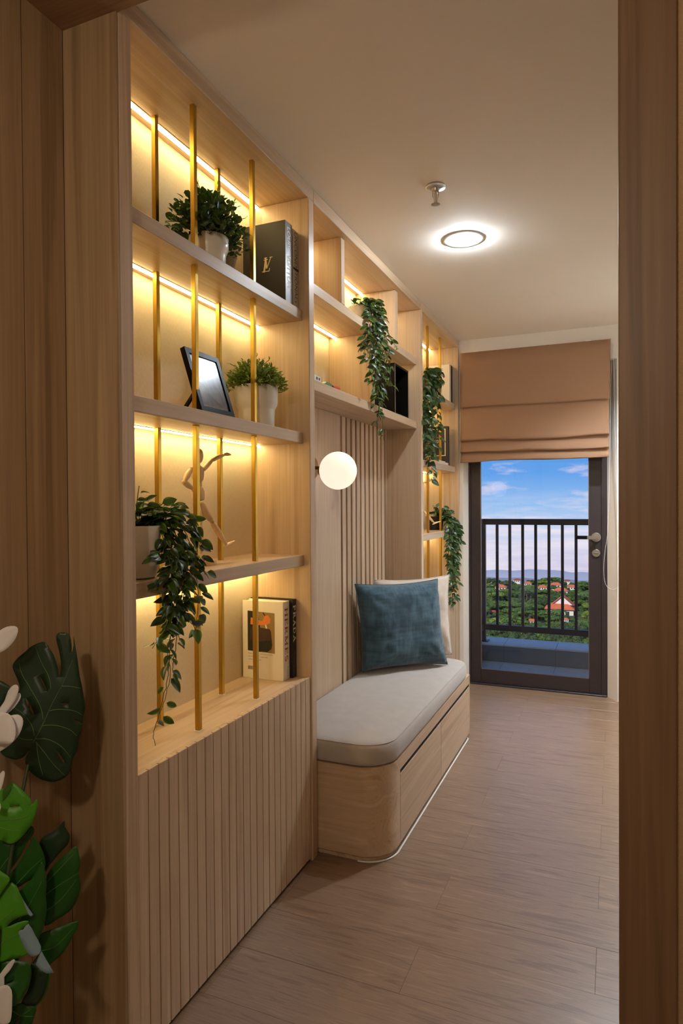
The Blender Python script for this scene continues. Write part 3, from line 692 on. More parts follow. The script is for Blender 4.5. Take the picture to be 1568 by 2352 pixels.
# bay 1, top cell
zb = 2.0272
t = book('hardcover_book', -1.238, -1.066, 2.038, 2.090, zb, 2.318, 'thick black book with a gold monogram cover on the top shelf', 'book_black', 'spine_grey')
q = []
for ch, ox, oy, h in (('L', -1.160, 2.146, .044), ('V', -1.1565, 2.158, .038)):
    wd, st = SER[ch]; sh = .16
    for pl, ww in st: q += [[(ox + (p[0] + p[1] * sh) * h, oy + p[1] * h) for p in z] for z in stroke_quads(pl, ww * .9)]
lettering(t, q, (0, 2.038, 0), RX, UZ, 'ink_cream', name='monogram')
font_text(t, 'LOUIS   VUITTON', (-1.0652, 2.053, 2.300), RD, UY, .0235, 'ink_white', .025, width=.215, name='spine_lettering')
t = book('hardcover_book', -1.24, -1.0655, 2.097, 2.139, zb, 2.309, 'book with a pale spine in thin dark capitals against the bookcase side', 'spine_tan')
font_text(t, 'UNCOND', (-1.0645, 2.106, 2.301), RD, UY, .024, 'ink_black', -.012, width=.125, name='spine_lettering')
font_text(t, 'ITIONALs', (-1.0645, 2.106, 2.165), RD, UY, .024, 'ink_black', -.012, width=.118, name='spine_lettering')
lettering(t, [[(0, 0), (.008, 0), (.008, .041), (0, .041)]], (-1.0650, 2.0975, 2.173), RD, UY, 'ink_black', name='spine_band')
# bay 1, counter
zb = ZK + .0003
t = book('hardcover_book', -1.266, -1.098, 2.060, 2.109, zb, .963, 'thick cream book with a handbag picture on its cover', 'book_cream')
FX = -1.266; FY = 2.060
def cov(pts, mat, lay, name): 
    ps = [(FX + a * .168, .963 - b * .285) for a, b in pts]
    mb = MB().add([(p[0], FY - .0003 - lay * .00015, p[1]) for p in ps], [tuple(range(len(ps)))]); return mb.build(name, mat, t)
cov([(.13, .13), (.80, .145), (.80, .66), (.13, .645)], 'ink_olive', 0, 'cover_photo')
cov([(.13, .13), (.38, .136), (.44, .30), (.44, .652), (.13, .645)], 'ink_dkgreen', 1, 'cover_photo_shape')
cov([(.21, .215), (.34, .235), (.5, .255), (.56, .185), (.64, .175), (.70, .22), (.69, .27), (.6, .30), (.4, .31), (.2, .305)], 'ink_orange', 3, 'cover_photo_shape')
cov([(.50, .145), (.53, .146), (.62, .215), (.60, .22)], 'ink_black', 2, 'cover_photo_shape')
cov([(.56, .30), (.60, .30), (.63, .39), (.61, .40)], 'ink_white', 2, 'cover_photo_shape')
cov([(.20, .36), (.26, .33), (.68, .35), (.71, .38), (.74, .55), (.72, .60), (.68, .61), (.62, .645), (.2, .63), (.18, .5)], 'ink_brown', 4, 'cover_photo_shape')
cov([(.19, .5), (.4, .52), (.7, .49), (.735, .56), (.72, .60), (.62, .645), (.17, .642)], 'ink_dkgreen', 5, 'cover_photo_shape')
font_text(t, 'Simple shapes, te      and asphalt flowers,', (-1.243, FY - .0003, .768), RX, UZ, .0042, 'ink_grey', 0, width=.104, name='cover_text')
font_text(t, 'the new atelier       with artistic', (-1.243, FY - .0003, .757), RX, UZ, .0042, 'ink_grey', 0, width=.084, name='cover_text')
font_text(t, 'a fabulous assortment', (-1.243, FY - .0003, .746), RX, UZ, .0042, 'ink_grey', 0, width=.056, name='cover_text')
q = []; x = 0
for k in range(22):
    wd = random.choice((.0007, .0011, .0018)); q.append([(x, 0), (x + wd, 0), (x + wd, .013), (x, .013)]); x += wd + random.choice((.0006, .0010))
lettering(t, q, (-1.244, FY, .710), RX, UZ, 'ink_black', .0002, 'barcode')
q, wdt = serif_text('HERMES', .021)
k_ = .195 / wdt
lettering(t, [[(a * k_, b) for a, b in z] for z in q], (-1.0974, 2.074, .940), RD, UY, 'ink_red', name='spine_lettering')
font_text(t, 'PARIS', (-1.0974, 2.090, .724), RD, UY, .006, 'ink_grey', 0, width=.034, name='spine_lettering')
t = book('hardcover_book', -1.262, -1.086, 2.112, 2.1405, zb, .966, 'black book with white serif spine letters beside the cream book', 'book_black')
q, wdt = serif_text('PRADA', .0185)
k_ = .135 / wdt
lettering(t, [[(a * k_, b) for a, b in z] for z in q], (-1.0854, 2.117, .945), RD, UY, 'ink_white', name='spine_lettering')
font_text(t, 'LITTLE BOOK OF', (-1.0854, 2.128, .778), RD, UY, .005, 'ink_grey', 0, width=.062, name='spine_lettering')
font_text(t, 'LAIA FARRAN GRAVES', (-1.0854, 2.118, .778), RD, UY, .005, 'ink_grey', 0, width=.085, name='spine_lettering')
# bay 3 books
zb = 2.0272
t = book('hardcover_book', -1.235, -1.066, 4.500, 4.542, zb, 2.292, 'white book with a picture cover on the top shelf of the far bookcase', 'book_cream')
mb = MB().add([(-1.215, 4.4996, 2.26), (-1.12, 4.4996, 2.26), (-1.12, 4.4996, 2.10), (-1.215, 4.4996, 2.10)], [(0, 1, 2, 3)]); mb.build('cover_photo', 'photo_print', t)
mb = MB().add([(-1.20, 4.4993, 2.22), (-1.13, 4.4993, 2.23), (-1.13, 4.4993, 2.14), (-1.19, 4.4993, 2.12)], [(0, 1, 2, 3)]); mb.build('cover_photo_shape', 'ink_brown', t)
t = book('hardcover_book', -1.235, -1.068, 4.548, 4.604, zb, 2.298, 'black book beside the white book on the far top shelf', 'book_black')
zb = 1.5792
t = book('hardcover_book', -1.262, -1.080, 4.515, 4.552, zb, 1.862, 'dark brown book with a cream square line on its cover in the far bookcase', 'book_dark')
q = []
for a0, a1, b0, b1 in ((-1.246, -1.098, 1.838, 1.844), (-1.246, -1.098, 1.652, 1.658), (-1.246, -1.240, 1.652, 1.844), (-1.104, -1.098, 1.652, 1.844)): q.append([(a0, b0), (a1, b0), (a1, b1), (a0, b1)])
lettering(t, q, (0, 4.515, 0), RX, UZ, 'ink_cream', name='cover_line')
q, wdt = serif_text('PRADA', .022)
lettering(t, [[(a * .09 / wdt, b) for a, b in z] for z in q], (-1.217, 4.515, 1.745), RX, UZ, 'ink_white', name='cover_lettering')
font_text(t, 'LITTLE BOOK OF', (-1.212, 4.5148, 1.780), RX, UZ, .006, 'ink_white', 0, width=.08, name='cover_lettering')
font_text(t, 'LAIA FARRAN GRAVES', (-1.212, 4.5148, 1.728), RX, UZ, .005, 'ink_white', 0, width=.08, name='cover_lettering')
def flat_book(x0, x1, y0, y1, z0, z1, label):
    t = thing('pocket_book', ((x0 + x1) / 2, (y0 + y1) / 2, z0), label, 'book', 'books in the oak wall unit')
    bx('cover', 'book_cream', t, x0, x1, y0, y1, z0, z0 + .002, c=.0003); bx('cover', 'book_cream', t, x0, x1, y0, y1, z1 - .002, z1, c=.0003)
    bx('page_block', 'page_edge', t, x0 + .002, x1 - .002, y0 + .002, y1 - .002, z0 + .002, z1 - .002, c=0)
flat_book(-1.20, -1.070, 4.20, 4.40, 1.5792, 1.604, 'white pocket book lying flat before the dark brown book')
flat_book(-1.19, -1.075, 4.42, 4.512, 1.5792, 1.600, 'small white pocket book lying nearest the dark brown book')

# ------------------------------------------------------------------ picture frame on the second shelf
t = thing('picture_frame', (-1.085, 1.604, 1.5792), 'black photo frame leaning back on the second shelf of the near bookcase', 'picture frame')
FB, FT = Vector((-1.058, 0, 1.5795)), Vector((-1.117, 0, 1.764)); fu = (FT - FB); fh = fu.length; fu.normalize()
fn = Vector((0, 1, 0)).cross(fu).normalized()
if fn.x < 0: fn = -fn
FY0, FY1 = 1.519, 1.689
def fp(a, b, c): p = FB + fu * b + fn * c; return Vector((p.x, FY0 + a, p.z))       # a along Y, b up the face, c out
def slab(mb, a0, a1, b0, b1, c0, c1):
    v = [fp(a, b, c) for a in (a0, a1) for b in (b0, b1) for c in (c0, c1)]
    return mb.add(v, [(0, 1, 3, 2), (4, 6, 7, 5), (0, 4, 5, 1), (2, 3, 7, 6), (0, 2, 6, 4), (1, 5, 7, 3)])
W_ = FY1 - FY0; bw = .016
for a0, a1, b0, b1 in ((0, bw, 0, fh), (W_ - bw, W_, 0, fh), (bw, W_ - bw, 0, bw), (bw, W_ - bw, fh - bw, fh)):
    m1 = slab(MB(), a0, a1, b0, b1, -.016, 0).build('frame_bar', 'black_frame', t)
slab(MB(), bw, W_ - bw, bw, fh - bw, -.014, -.0085).build('mount', 'mat_board', t)
ph = slab(MB(), bw + .010, W_ - bw - .010, bw + .012, fh - bw - .012, -.0085, -.0080).build('photo', 'photo_print', t)
MB().add([fp(a, b, -.0078) for a, b in ((.026, fh - .06), (.028, fh - .045), (.08, .06), (.135, .028), (.12, .028), (.07, .045))], [(0, 1, 2, 3, 4, 5)]).build('photo_shape', 'photo_tan', ph)
MB().add([fp(a, b, -.0030) for a, b in ((bw, bw), (W_ - bw, bw), (W_ - bw, fh - bw), (bw, fh - bw))], [(0, 1, 2, 3)]).build('pane', 'frame_glass', t)
e0 = fp(W_ / 2, fh * .62, -.017); MB().tube([e0, (e0.x - .035, e0.y - .06, 1.5805)], .006, 4).build('easel_leg', 'black_frame', t)

# black box ornament in the middle unit
t = thing('display_box', (-1.15, 3.40, 1.7912), 'open black display box behind the trailing plant in the middle unit', 'box')
a0, a1, z0, z1, xb, xf, w_ = 3.275, 3.522, 1.7913, 2.062, -1.262, -1.068, .011
bx('side_panel', 'black_frame', t, xb, xf, a0, a0 + w_, z0, z1, c=.0006); bx('side_panel', 'black_frame', t, xb, xf, a1 - w_, a1, z0, z1, c=.0006)
bx('top_panel', 'black_frame', t, xb, xf, a0 + w_, a1 - w_, z1 - w_, z1, c=.0006); bx('bottom_panel', 'black_frame', t, xb, xf, a0 + w_, a1 - w_, z0, z0 + w_, c=.0006)
bx('back_panel', 'black_plastic', t, xb, xb + .006, a0 + w_, a1 - w_, z0 + w_, z1 - w_, c=0)
bx('rim_sheen', 'steel', t, xf, xf + .001, a0, a0 + w_, z0, z1, c=0)  # pale strip paints the cool light caught by the near rim

# small toys
zt = 1.7912
t = thing('toy_carriage', (-1.070, 2.28, zt), 'small white toy carriage with dark windows on the lower box shelf', 'toy', 'toys on the box shelf')
bx('body', 'white_paint', t, -1.086, -1.057, 2.243, 2.315, zt, zt + .022, c=.002)
for a, b in ((2.270, 2.283), (2.292, 2.305)): bx('window', 'toy_black', t, -1.0572, -1.0565, a, b, zt + .006, zt + .016, c=0)
bx('windscreen', 'toy_black', t, -1.083, -1.060, 2.2422, 2.2432, zt + .005, zt + .017, c=0)
t = thing('toy_block', (-1.067, 2.385, zt), 'small green toy block with a pointed end on the lower box shelf', 'toy', 'toys on the box shelf')
MB().prism([(2.353, zt + .004), (2.366, zt), (2.418, zt), (2.418, zt + .012), (2.366, zt + .013)], -1.078, -1.056, axis='x').build('body', 'toy_green', t)
MB().lathe([(.005, 0), (.005, .01), (0, .01)], (-1.068, 2.422, zt + .0052), 10, 'x').build('wheel', 'toy_black', t)
t = thing('toy_car', (-1.067, 2.47, zt), 'small red toy car on the lower box shelf', 'toy', 'toys on the box shelf')
MB().prism([(2.440, zt + .003), (2.50, zt + .001), (2.508, zt + .010), (2.455, zt + .012), (2.440, zt + .008)], -1.078, -1.056, axis='x').build('body', 'toy_red', t)
MB().lathe([(.005, 0), (.005, .01), (0, .01)], (-1.068, 2.434, zt + .0052), 10, 'x').build('wheel', 'toy_black', t)

# ------------------------------------------------------------------ wooden mannequins
def mannequin(label):
    X0, zb = -1.165, 1.1302
    b = onX(466, 1288, X0); t = thing('mannequin_figure', (X0, b.y, zb), label, 'figurine', 'wooden artist mannequins in the bookcases')
    K = .00138                                              # metres per pixel there
    P = lambda x, y, dx=0: onX(x, y, X0 + dx)
    def limb(name, pts, rs, par=t):
        """tapered segment with rounded ends"""
        pts = [Vector(p) for p in pts]; a, c = pts[0], pts[-1]; n = 9; q = []; ta = []
        for k in range(n + 1):
            s = k / n; i = min(int(s * (len(pts) - 1)), len(pts) - 2); u = s * (len(pts) - 1) - i
            q.append(pts[i].lerp(pts[i + 1], u)); j = min(int(s * (len(rs) - 1)), len(rs) - 2); w_ = s * (len(rs) - 1) - j
            ta.append((rs[j] * (1 - w_) + rs[j + 1] * w_) * K)
        ta[0] *= .55; ta[-1] *= .55
        return MB().tube(q, 1.0, 14, taper=ta).build(name, 'maple', par, smooth=50)
    def joint(p, r): return MB().sphere(p, r * K, 12, 8).build('joint', 'maple', t, smooth=True)
    base = Vector((X0, b.y, zb))
    MB().lathe([(.040, 0), (.041, .002), (.041, .015), (.039, .017), (0, .017)], base, 36).build('base', 'maple', t, smooth=30)
    MB().sphere(P(457, 1047), (9.5 * K, 9.5 * K, 16.5 * K), 20, 14).build('head', 'maple', t, smooth=True)
    limb('neck', [P(456, 1062), P(455, 1072)], [4, 4])
    limb('chest', [P(454, 1069), P(453, 1080), P(454, 1092), P(456, 1108)], [11, 15, 14, 10])
    joint(P(457, 1111), 7)
    limb('waist', [P(457, 1106), P(457, 1118)], [7, 7])
    limb('pelvis', [P(456, 1116), P(455, 1128), P(455, 1142), P(455, 1150)], [9, 14, 15, 13])
    joint(P(438, 1077), 5); limb('upper_arm', [P(439, 1078), P(430, 1092, .004), P(424, 1104, .010)], [5.5, 7, 5]); joint(P(422, 1107, .010), 4.6)
    limb('forearm', [P(423, 1107, .010), P(432, 1115, .012), P(441, 1121, .012)], [6, 6.2, 4]); joint(P(442, 1122, .012), 3.2)
    limb('hand', [P(441, 1121, .012), P(446, 1128, .012), P(449, 1133, .010)], [3.4, 4.6, 2])
    joint(P(466, 1078), 5); limb('upper_arm', [P(466, 1079), P(476, 1068), P(487, 1056)], [5.5, 6, 4.5]); joint(P(487, 1056), 4.2)
    limb('forearm', [P(487, 1057), P(500, 1050), P(514, 1045)], [5, 5.6, 3.4]); joint(P(515, 1045), 2.8)
    limb('hand', [P(515, 1044), P(522, 1043), P(531, 1044.5)], [3, 4.4, 1.2])
    limb('thigh', [P(449, 1150), P(455, 1180), P(460, 1208)], [8, 8.5, 6]); joint(P(460, 1210), 5.5)
    limb('shin', [P(460, 1210), P(461, 1235), P(462, 1266)], [6.5, 7, 4]); joint(P(462, 1268), 3.6)
    limb('foot', [Vector((X0 - .004, b.y - .012, zb + .022)), Vector((X0, b.y + .004, zb + .021)), Vector((X0 + .004, b.y + .022, zb + .020))], [4, 4.6, 2.6])
    limb('thigh', [P(462, 1154), P(471, 1178), P(486, 1196)], [8, 9.5, 6]); joint(P(487, 1198), 5.5)
    limb('shin', [P(487, 1199), P(501, 1222), P(517, 1247)], [6, 7.5, 4.4]); joint(P(518, 1248), 4)
    limb('foot', [P(514, 1258), P(524, 1250), P(539, 1242)], [3, 4.4, 1.6])
    MB().tube([Vector((X0 - .02, b.y, zb + .015)), P(452, 1150, -.02)], .0016, 6).build('support_wire', 'steel', t, smooth=True)
    return t
mq = mannequin('jointed wooden mannequin kicking one leg on the third shelf of the near bookcase')
m2 = copy_tree(mq); m2['label'] = 'wooden mannequin mostly hidden by the divider in the far bookcase'
m2.location = (-1.196, 4.135, 1.1302); m2.rotation_euler = (0, 0, math.radians(-42))
# ================================================================== PLANTS
def leaf_mesh(name, mat, wid=.42, fold=.18, droop=.25, shape=1.0, tip=1.0, rows=6):
    """leaf of unit length along +Y, width along X, normal +Z, origin at the stalk"""
    v = []; f = []
    for i in range(rows + 1):
        t_ = i / rows
        w_ = wid / 2 * (math.sin(pi * t_ ** shape) ** .75 if 0 < t_ < 1 else (0.03 if t_ == 0 else .0))
        w_ = max(w_, .012); z = -droop * t_ * t_
        y = t_
        v += [(-w_, y, z + fold * w_), (-w_ * .5, y, z + fold * w_ * .35), (0, y, z - .0), (w_ * .5, y, z + fold * w_ * .35), (w_, y, z + fold * w_)]
    for i in range(rows):
        for k in range(4): a = i * 5 + k; f.append((a, a + 1, a + 6, a + 5))
    me = bpy.data.meshes.new(name); me.from_pydata(v, [], f); me.materials.append(MAT[mat])
    for p in me.polygons: p.use_smooth = True
    return me
LM = {'vine': [leaf_mesh('vine_leaf', 'leaf_vine', .62, .3, .20, .72), leaf_mesh('vine_leaf_b', 'leaf_vine', .54, .4, .34, .78), leaf_mesh('vine_leaf_c', 'leaf_vine', .44, .6, .1, .8)],
      'bush': [leaf_mesh('bush_leaf', 'leaf_bush', .82, .25, .12, .95), leaf_mesh('bush_leaf_b', 'leaf_bush', .70, .4, .2, .9)],
      'bushl': [leaf_mesh('bush_leaf_pale', 'leaf_bush_light', .56, .35, .2, .85), leaf_mesh('bush_leaf_pale_b', 'leaf_bush_light', .46, .5, .1, .85)]}
def leaf_matrix(p, d, up, L_, roll=0):
    d = Vector(d).normalized(); up = Vector(up); x = d.cross(up)
    if x.length < 1e-4: x = d.orthogonal()
    x.normalize(); z = x.cross(d).normalized()
    m = Matrix((x, d, z)).transposed().to_4x4()
    m = Matrix.Translation(p) @ m @ Matrix.Rotation(roll, 4, 'Y') @ Matrix.Scale(L_, 4)
    return m
def add_leaf(parent, me, p, d, up, L_, roll=0):
    o = bpy.data.objects.new('leaf', me); COL.objects.link(o); o.parent = parent
    o.matrix_local = Matrix.Translation(-ORG[parent.name]) @ leaf_matrix(Vector(p), d, up, L_, roll)
    return o
def poly_at(pts, s):
    ls = [(b - a).length for a, b in zip(pts, pts[1:])]; tot = sum(ls); d = s * tot
    for a, b, l in zip(pts, pts[1:], ls):
        if d <= l: return a.lerp(b, d / max(l, 1e-9)), (b - a).normalized()
        d -= l
    return pts[-1], (pts[-1] - pts[-2]).normalized()
def smooth_path(pts, n=5):
    out = []
    P = [pts[0]] + pts + [pts[-1]]
    for i in range(1, len(P) - 2):
        for k in range(n):
            t_ = k / n; a, b, c, d = P[i - 1], P[i], P[i + 1], P[i + 2]
            out.append(.5 * ((2 * b) + (c - a) * t_ + (2 * a - 5 * b + 4 * c - d) * t_ * t_ + (3 * b - a - 3 * c + d) * t_ ** 3))
    out.append(pts[-1]); return out
def stepped_pot(parent, c, r, h, step, mat='white_ceramic', r2=None):
    """rim radius r, lower radius r2 below the step height"""
    r2 = r2 or r * .86; x, y, z = c
    MB().lathe([(0, .0), (r2 * .93, 0), (r2 * .97, .004), (r2, step - .012), (r2 + .001, step - .006), (r * .985, step + .008), (r, step + .018), (r * 1.005, h - .002), (r * .995, h), (r * .93, h - .001), (r * .92, h - .02), (0, h - .02)], (x, y, z), 40, cap=False).build('pot', mat, parent, smooth=35)
    MB().lathe([(0, h - .0195), (r * .92, h - .0195), (r * .92, h - .0190), (0, h - .016)], (x, y, z), 24, cap=False).build('soil', 'soil', parent)
def bush(name, c, r, h, step, label, dome, n_out, n_in, kind, leafL, rnd, xlim=(-1.262, -1.03), tipkind=None, zmax=9.9):
    """dome: half sizes (x, y, z) of the foliage ball above the rim"""
    t = thing(name, c, label, 'plant', 'potted plants in the wall unit')
    R = random.Random(rnd); stepped_pot(t, c, r, h, step)
    mb = MB(); top = Vector((c[0], c[1], c[2] + h - .010)); SV, SF = [], []
    def place(p, dr, L_, inner, tip):
        side = Vector((R.uniform(-1, 1), R.uniform(-1, 1), R.uniform(-.2, 1)))
        ld = (dr * .8 + side * .9).normalized()
        e = p + ld * L_
        if not (xlim[0] < e.x < xlim[1]): ld.x *= -.5; ld.normalize()
        me = R.choice(LM[tipkind] if (tip and tipkind) else LM[kind]); up = Vector((R.uniform(-.2, .8), R.uniform(-.8, .2), R.uniform(.3, 1)))
        if not inner: add_leaf(t, me, p, ld, up, L_, R.uniform(-.5, .5))
        else:
            m = leaf_matrix(p, ld, up, L_, R.uniform(-.6, .6)); b0 = len(SV)
            SV.extend(m @ q.co for q in me.vertices); SF.extend(tuple(i + b0 for i in p_.vertices) for p_ in me.polygons)
    def pt(rad):
        a = R.random() * 2 * pi; u = R.uniform(-.04, 1); k = math.sqrt(max(0, 1 - u * u)) if u > 0 else 1
        q = Vector((math.cos(a) * k * dome[0], math.sin(a) * k * dome[1], u * dome[2])) * rad
        p = top + q; p.x = min(max(p.x, xlim[0] + .014), xlim[1] - .014); p.z = min(p.z, zmax); return p, q.normalized()
    nst = n_out // 6
    for s in range(nst):
        p1, dr = pt(R.uniform(.88, 1.18)); p0 = top + Vector((R.uniform(-.5, .5) * r, R.uniform(-.5, .5) * r, 0))
        mid = p0.lerp(p1, .5) + Vector((0, 0, .02)); P = smooth_path([p0, mid, p1], 4); mb.tube(P, .0011, 4)
        for k in range(6):
            s_ = .45 + .55 * k / 5; p, d_ = poly_at(P, s_)
            place(p, d_ if k == 5 else d_ * .3, leafL * R.uniform(.75, 1.1) * (.75 if k > 3 else 1), False, k > 3)
    for s in range(n_in):
        p, dr = pt(R.random() ** .4 * .92); place(p, dr, leafL * R.uniform(.8, 1.15), True, False)
    mb.build('stems', 'stem_green', t, smooth=True)
    MB().add(SV, SF).build('inner_foliage', 'leaf_' + ('bush' if kind == 'bush' else 'bush_light'), t, smooth=True, fix=False, kind='stuff')
    return t
bush('potted_shrub', (-1.132, 1.665, 2.0272), .060, .095, .052, 'dark green round-leaved shrub in a white pot on the top shelf', (.108, .158, .155), 288, 950, 'bush', .0205, 3, tipkind='bushl')  # pale tip leaves carry the LED glow in their colour
bush('potted_shrub', (-1.133, 1.945, 1.5792), .073, .140, .070, 'bright green small-leaved shrub in a white stepped pot on the second shelf', (.108, .128, .100), 288, 950, 'bushl', .0185, 11)
# care tag leaning by the first pot
t = thing('care_tag', (-1.15, 1.80, 2.0272), 'small printed paper tag beside the shrub pot on the top shelf', 'tag')
tp = [onX(x, y_, -1.165 + .03 * (x - 517) / 31) for x, y_ in ((519, 556), (548, 571), (539, 618), (512, 604))]
tp[0].z = tp[1].z + .004
tn = (tp[1] - tp[0]).cross(tp[3] - tp[0]).normalized()
if tn.dot(Vector((0, 0, 1.3)) - tp[0]) < 0: tn = -tn
for k_ in (2, 3): tp[k_].z = max(tp[k_].z, 2.0275)
MB().add(tp + [p - tn * .0006 for p in tp], [(0, 1, 2, 3), (7, 6, 5, 4), (0, 4, 5, 1), (1, 5, 6, 2), (2, 6, 7, 3), (3, 7, 4, 0)]).build('card', 'paper', t)
mb = MB(); R = random.Random(5)
def tagp(a, b): return (tp[0] * (1 - a) + tp[1] * a) * (1 - b) + (tp[3] * (1 - a) + tp[2] * a) * b + tn * .0003
for i in range(16):
    b = .30 + i * .042; a = .10
    while a < .84:
        w_ = R.uniform(.05, .14); mb.add([tagp(a, b), tagp(min(a + w_, .86), b), tagp(min(a + w_, .86), b + .022), tagp(a, b + .022)], [(0, 1, 2, 3)]); a += w_ + .035
mb.add([tagp(.1, .20), tagp(.36, .20), tagp(.36, .235), tagp(.1, .235)], [(0, 1, 2, 3)])
mb.build('print', 'ink_grey', t, fix=False)

def trailing(name, c, pot, label, paths, leafL, rnd, tops=(), per=.011, maxl=290, stuff=False, jitter=.03, xlim=(-1.262, -.93), extra=0, thin=0, thin_z=0):
    t = thing(name, c, label, 'plant', 'potted plants in the wall unit'); R = random.Random(rnd)
    if pot: pot(t)
    mb = MB(); cand = []
    for path in paths:
        P = smooth_path([Vector(p) for p in path], 6)
        P = [p + Vector((R.uniform(-1, 1), R.uniform(-1, 1), R.uniform(-.5, .5))) * .0015 for p in P]
        mb.tube(P, .00125, 5, taper=.6)
        tot = sum((b - a).length for a, b in zip(P, P[1:])); n = max(3, int(tot / per))
        for k in range(n):
            s_ = (k + .5 * R.random()) / n
            if thin and R.random() > 1 - thin * min(1, max(0, (thin_z - poly_at(P, s_)[0].z) / .25)): continue
            cand.append((P, s_, k))
    for a, b in tops:
        P = [Vector(a), Vector(a).lerp(Vector(b), .5) + Vector((0, 0, .01)), Vector(b)]; mb.tube(P, .0012, 5)
        for k in range(5): cand.append((P, .35 + .65 * k / 4, k))
    R.shuffle(cand)
    if not stuff and extra: cand = cand[:maxl] + [(P_, R.random() ** 1.25 * (.8 if not thin else .55), 0) for P_ in [R.choice(cand)[0] for _ in range(extra)]]
    SV, SF = [], []
    for ci, (P, s_, k) in enumerate(cand):
        p, dr = poly_at(P, s_)
        az = R.random() * 2 * pi
        out = Vector((math.cos(az), math.sin(az) * 1.3, 0))
        if out.x < -.3 and p.x < -1.05: out.x *= -1
        ld = (out * 1.0 + dr * .55 + Vector((0, 0, R.uniform(-.5, .15)))).normalized()
        L_ = leafL * R.uniform(.65, 1.12); st = p + out * jitter * .4 * R.random()
        e = st + ld * L_
        if e.x < xlim[0] or e.x > xlim[1]: ld.x *= -.5; ld.normalize()
        me = R.choice(LM['vine']); up = Vector((R.uniform(.1, 1), R.uniform(-1, .1), R.uniform(.1, .9))); roll = R.uniform(-.6, .6)
        if not stuff and ci < maxl: add_leaf(t, me, st, ld, up, L_, roll)
        else:
            m = leaf_matrix(st, ld, up, L_, roll); b0 = len(SV)
            SV += [m @ q.co for q in me.vertices]; SF += [tuple(i + b0 for i in p_.vertices) for p_ in me.polygons]
    mb.build('stems', 'stem_green', t, smooth=True)
    if SV: MB().add(SV, SF).build('foliage', 'leaf_small' if stuff else 'leaf_dark', t, smooth=True, fix=False, kind='stuff')
    return t
def XP(X, *pts): return [onX(x, y_, X if len(q) == 0 else q[0]) for x, y_, *q in pts]
# vine in the near bookcase
c3 = Vector((-1.120, 1.318, 1.1302))
def pot3(t): 
    MB().lathe([(0, 0), (.040, 0), (.046, .004), (.052, .02), (.0565, .07), (.060, .130), (.0605, .1335), (.057, .1335), (.056, .12), (0, .12)], c3, 40, cap=False).build('pot', 'white_ceramic', t, smooth=35)
    MB().lathe([(0, .121), (.056, .121), (0, .123)], c3, 24, cap=False).build('soil', 'soil', t)
A, Bv = -1.085, -1.035
paths3 = [
 XP(0, (345, 1200, -1.10), (380, 1190, -1.075), (405, 1230, -1.045), (415, 1290, Bv), (410, 1360, Bv), (398, 1420, -1.03), (390, 1480, -1.03), (388, 1530, -1.035), (378, 1590, -1.045), (362, 1650, -1.06), (352, 1690, -1.07), (358, 1712, -1.075)),
 XP(0, (350, 1205, -1.09), (372, 1230, -1.06), (390, 1290, -1.035), (395, 1350, -1.03), (400, 1400, -1.03), (392, 1460, -1.03), (384, 1500, -1.03), (391, 1545, -1.03), (380, 1600, -1.04), (366, 1640, -1.05)),
 XP(0, (360, 1195, -1.09), (400, 1200, -1.06), (430, 1230, -1.045), (440, 1290, -1.035), (435, 1360, -1.03), (425, 1410, -1.03)),
 XP(0, (360, 1195, -1.09), (410, 1195, -1.065), (445, 1240, -1.05), (450, 1310, -1.04), (455, 1360, -1.035), (450, 1430, -1.03), (448, 1455, -1.03)),
 XP(0, (365, 1210, -1.08), (390, 1250, -1.05), (400, 1300, -1.035), (372, 1320, -1.03), (358, 1350, -1.03)),
 XP(0, (400, 1330, -1.03), (395, 1390, -1.025), (380, 1440, -1.02), (362, 1470, -1.02), (350, 1490, -1.02)),
 XP(0, (430, 1330, -1.03), (415, 1400, -1.025), (408, 1450, -1.02), (400, 1510, -1.02), (396, 1540, -1.02), (408, 1555, -1.02)),
 XP(0, (345, 1200, -1.10), (385, 1215, -1.06), (420, 1260, -1.04), (425, 1320, -1.03), (415, 1380, -1.03), (405, 1430, -1.03), (412, 1470, -1.025)),
 XP(0, (450, 1270, -1.04), (464, 1290, -1.03), (470, 1320, -1.03)),
 XP(0, (360, 1190, -1.09), (400, 1180, -1.07), (430, 1185, -1.06), (455, 1215, -1.045), (458, 1260, -1.04)),
 XP(0, (380, 1240, -1.05), (372, 1270, -1.04), (350, 1290, -1.03)),
 XP(0, (400, 1280, -1.03), (385, 1330, -1.02), (368, 1345, -1.02), (360, 1365, -1.02)),
 XP(0, (410, 1390, -1.03), (430, 1420, -1.02), (446, 1440, -1.02), (450, 1462, -1.02)),
]
tops3 = [(c3 + Vector((R.uniform(-.02, .02), R.uniform(-.02, .02), .12)), c3 + Vector((R.uniform(-.02, .05), R.uniform(-.05, .10), R.uniform(.15, .20)))) for _ in range(14)]
tops3.append((c3 + Vector((0, -.01, .12)), c3 + Vector((.0, .01, .235)))); tops3.append((c3 + Vector((.02, .03, .12)), c3 + Vector((.03, .12, .19))))
trailing('trailing_vine', c3, pot3, 'long trailing vine hanging from a white pot on the third shelf of the near bookcase', paths3, .038, 21, tops3, per=.0125, maxl=290, extra=150, thin=.82, thin_z=1.08)
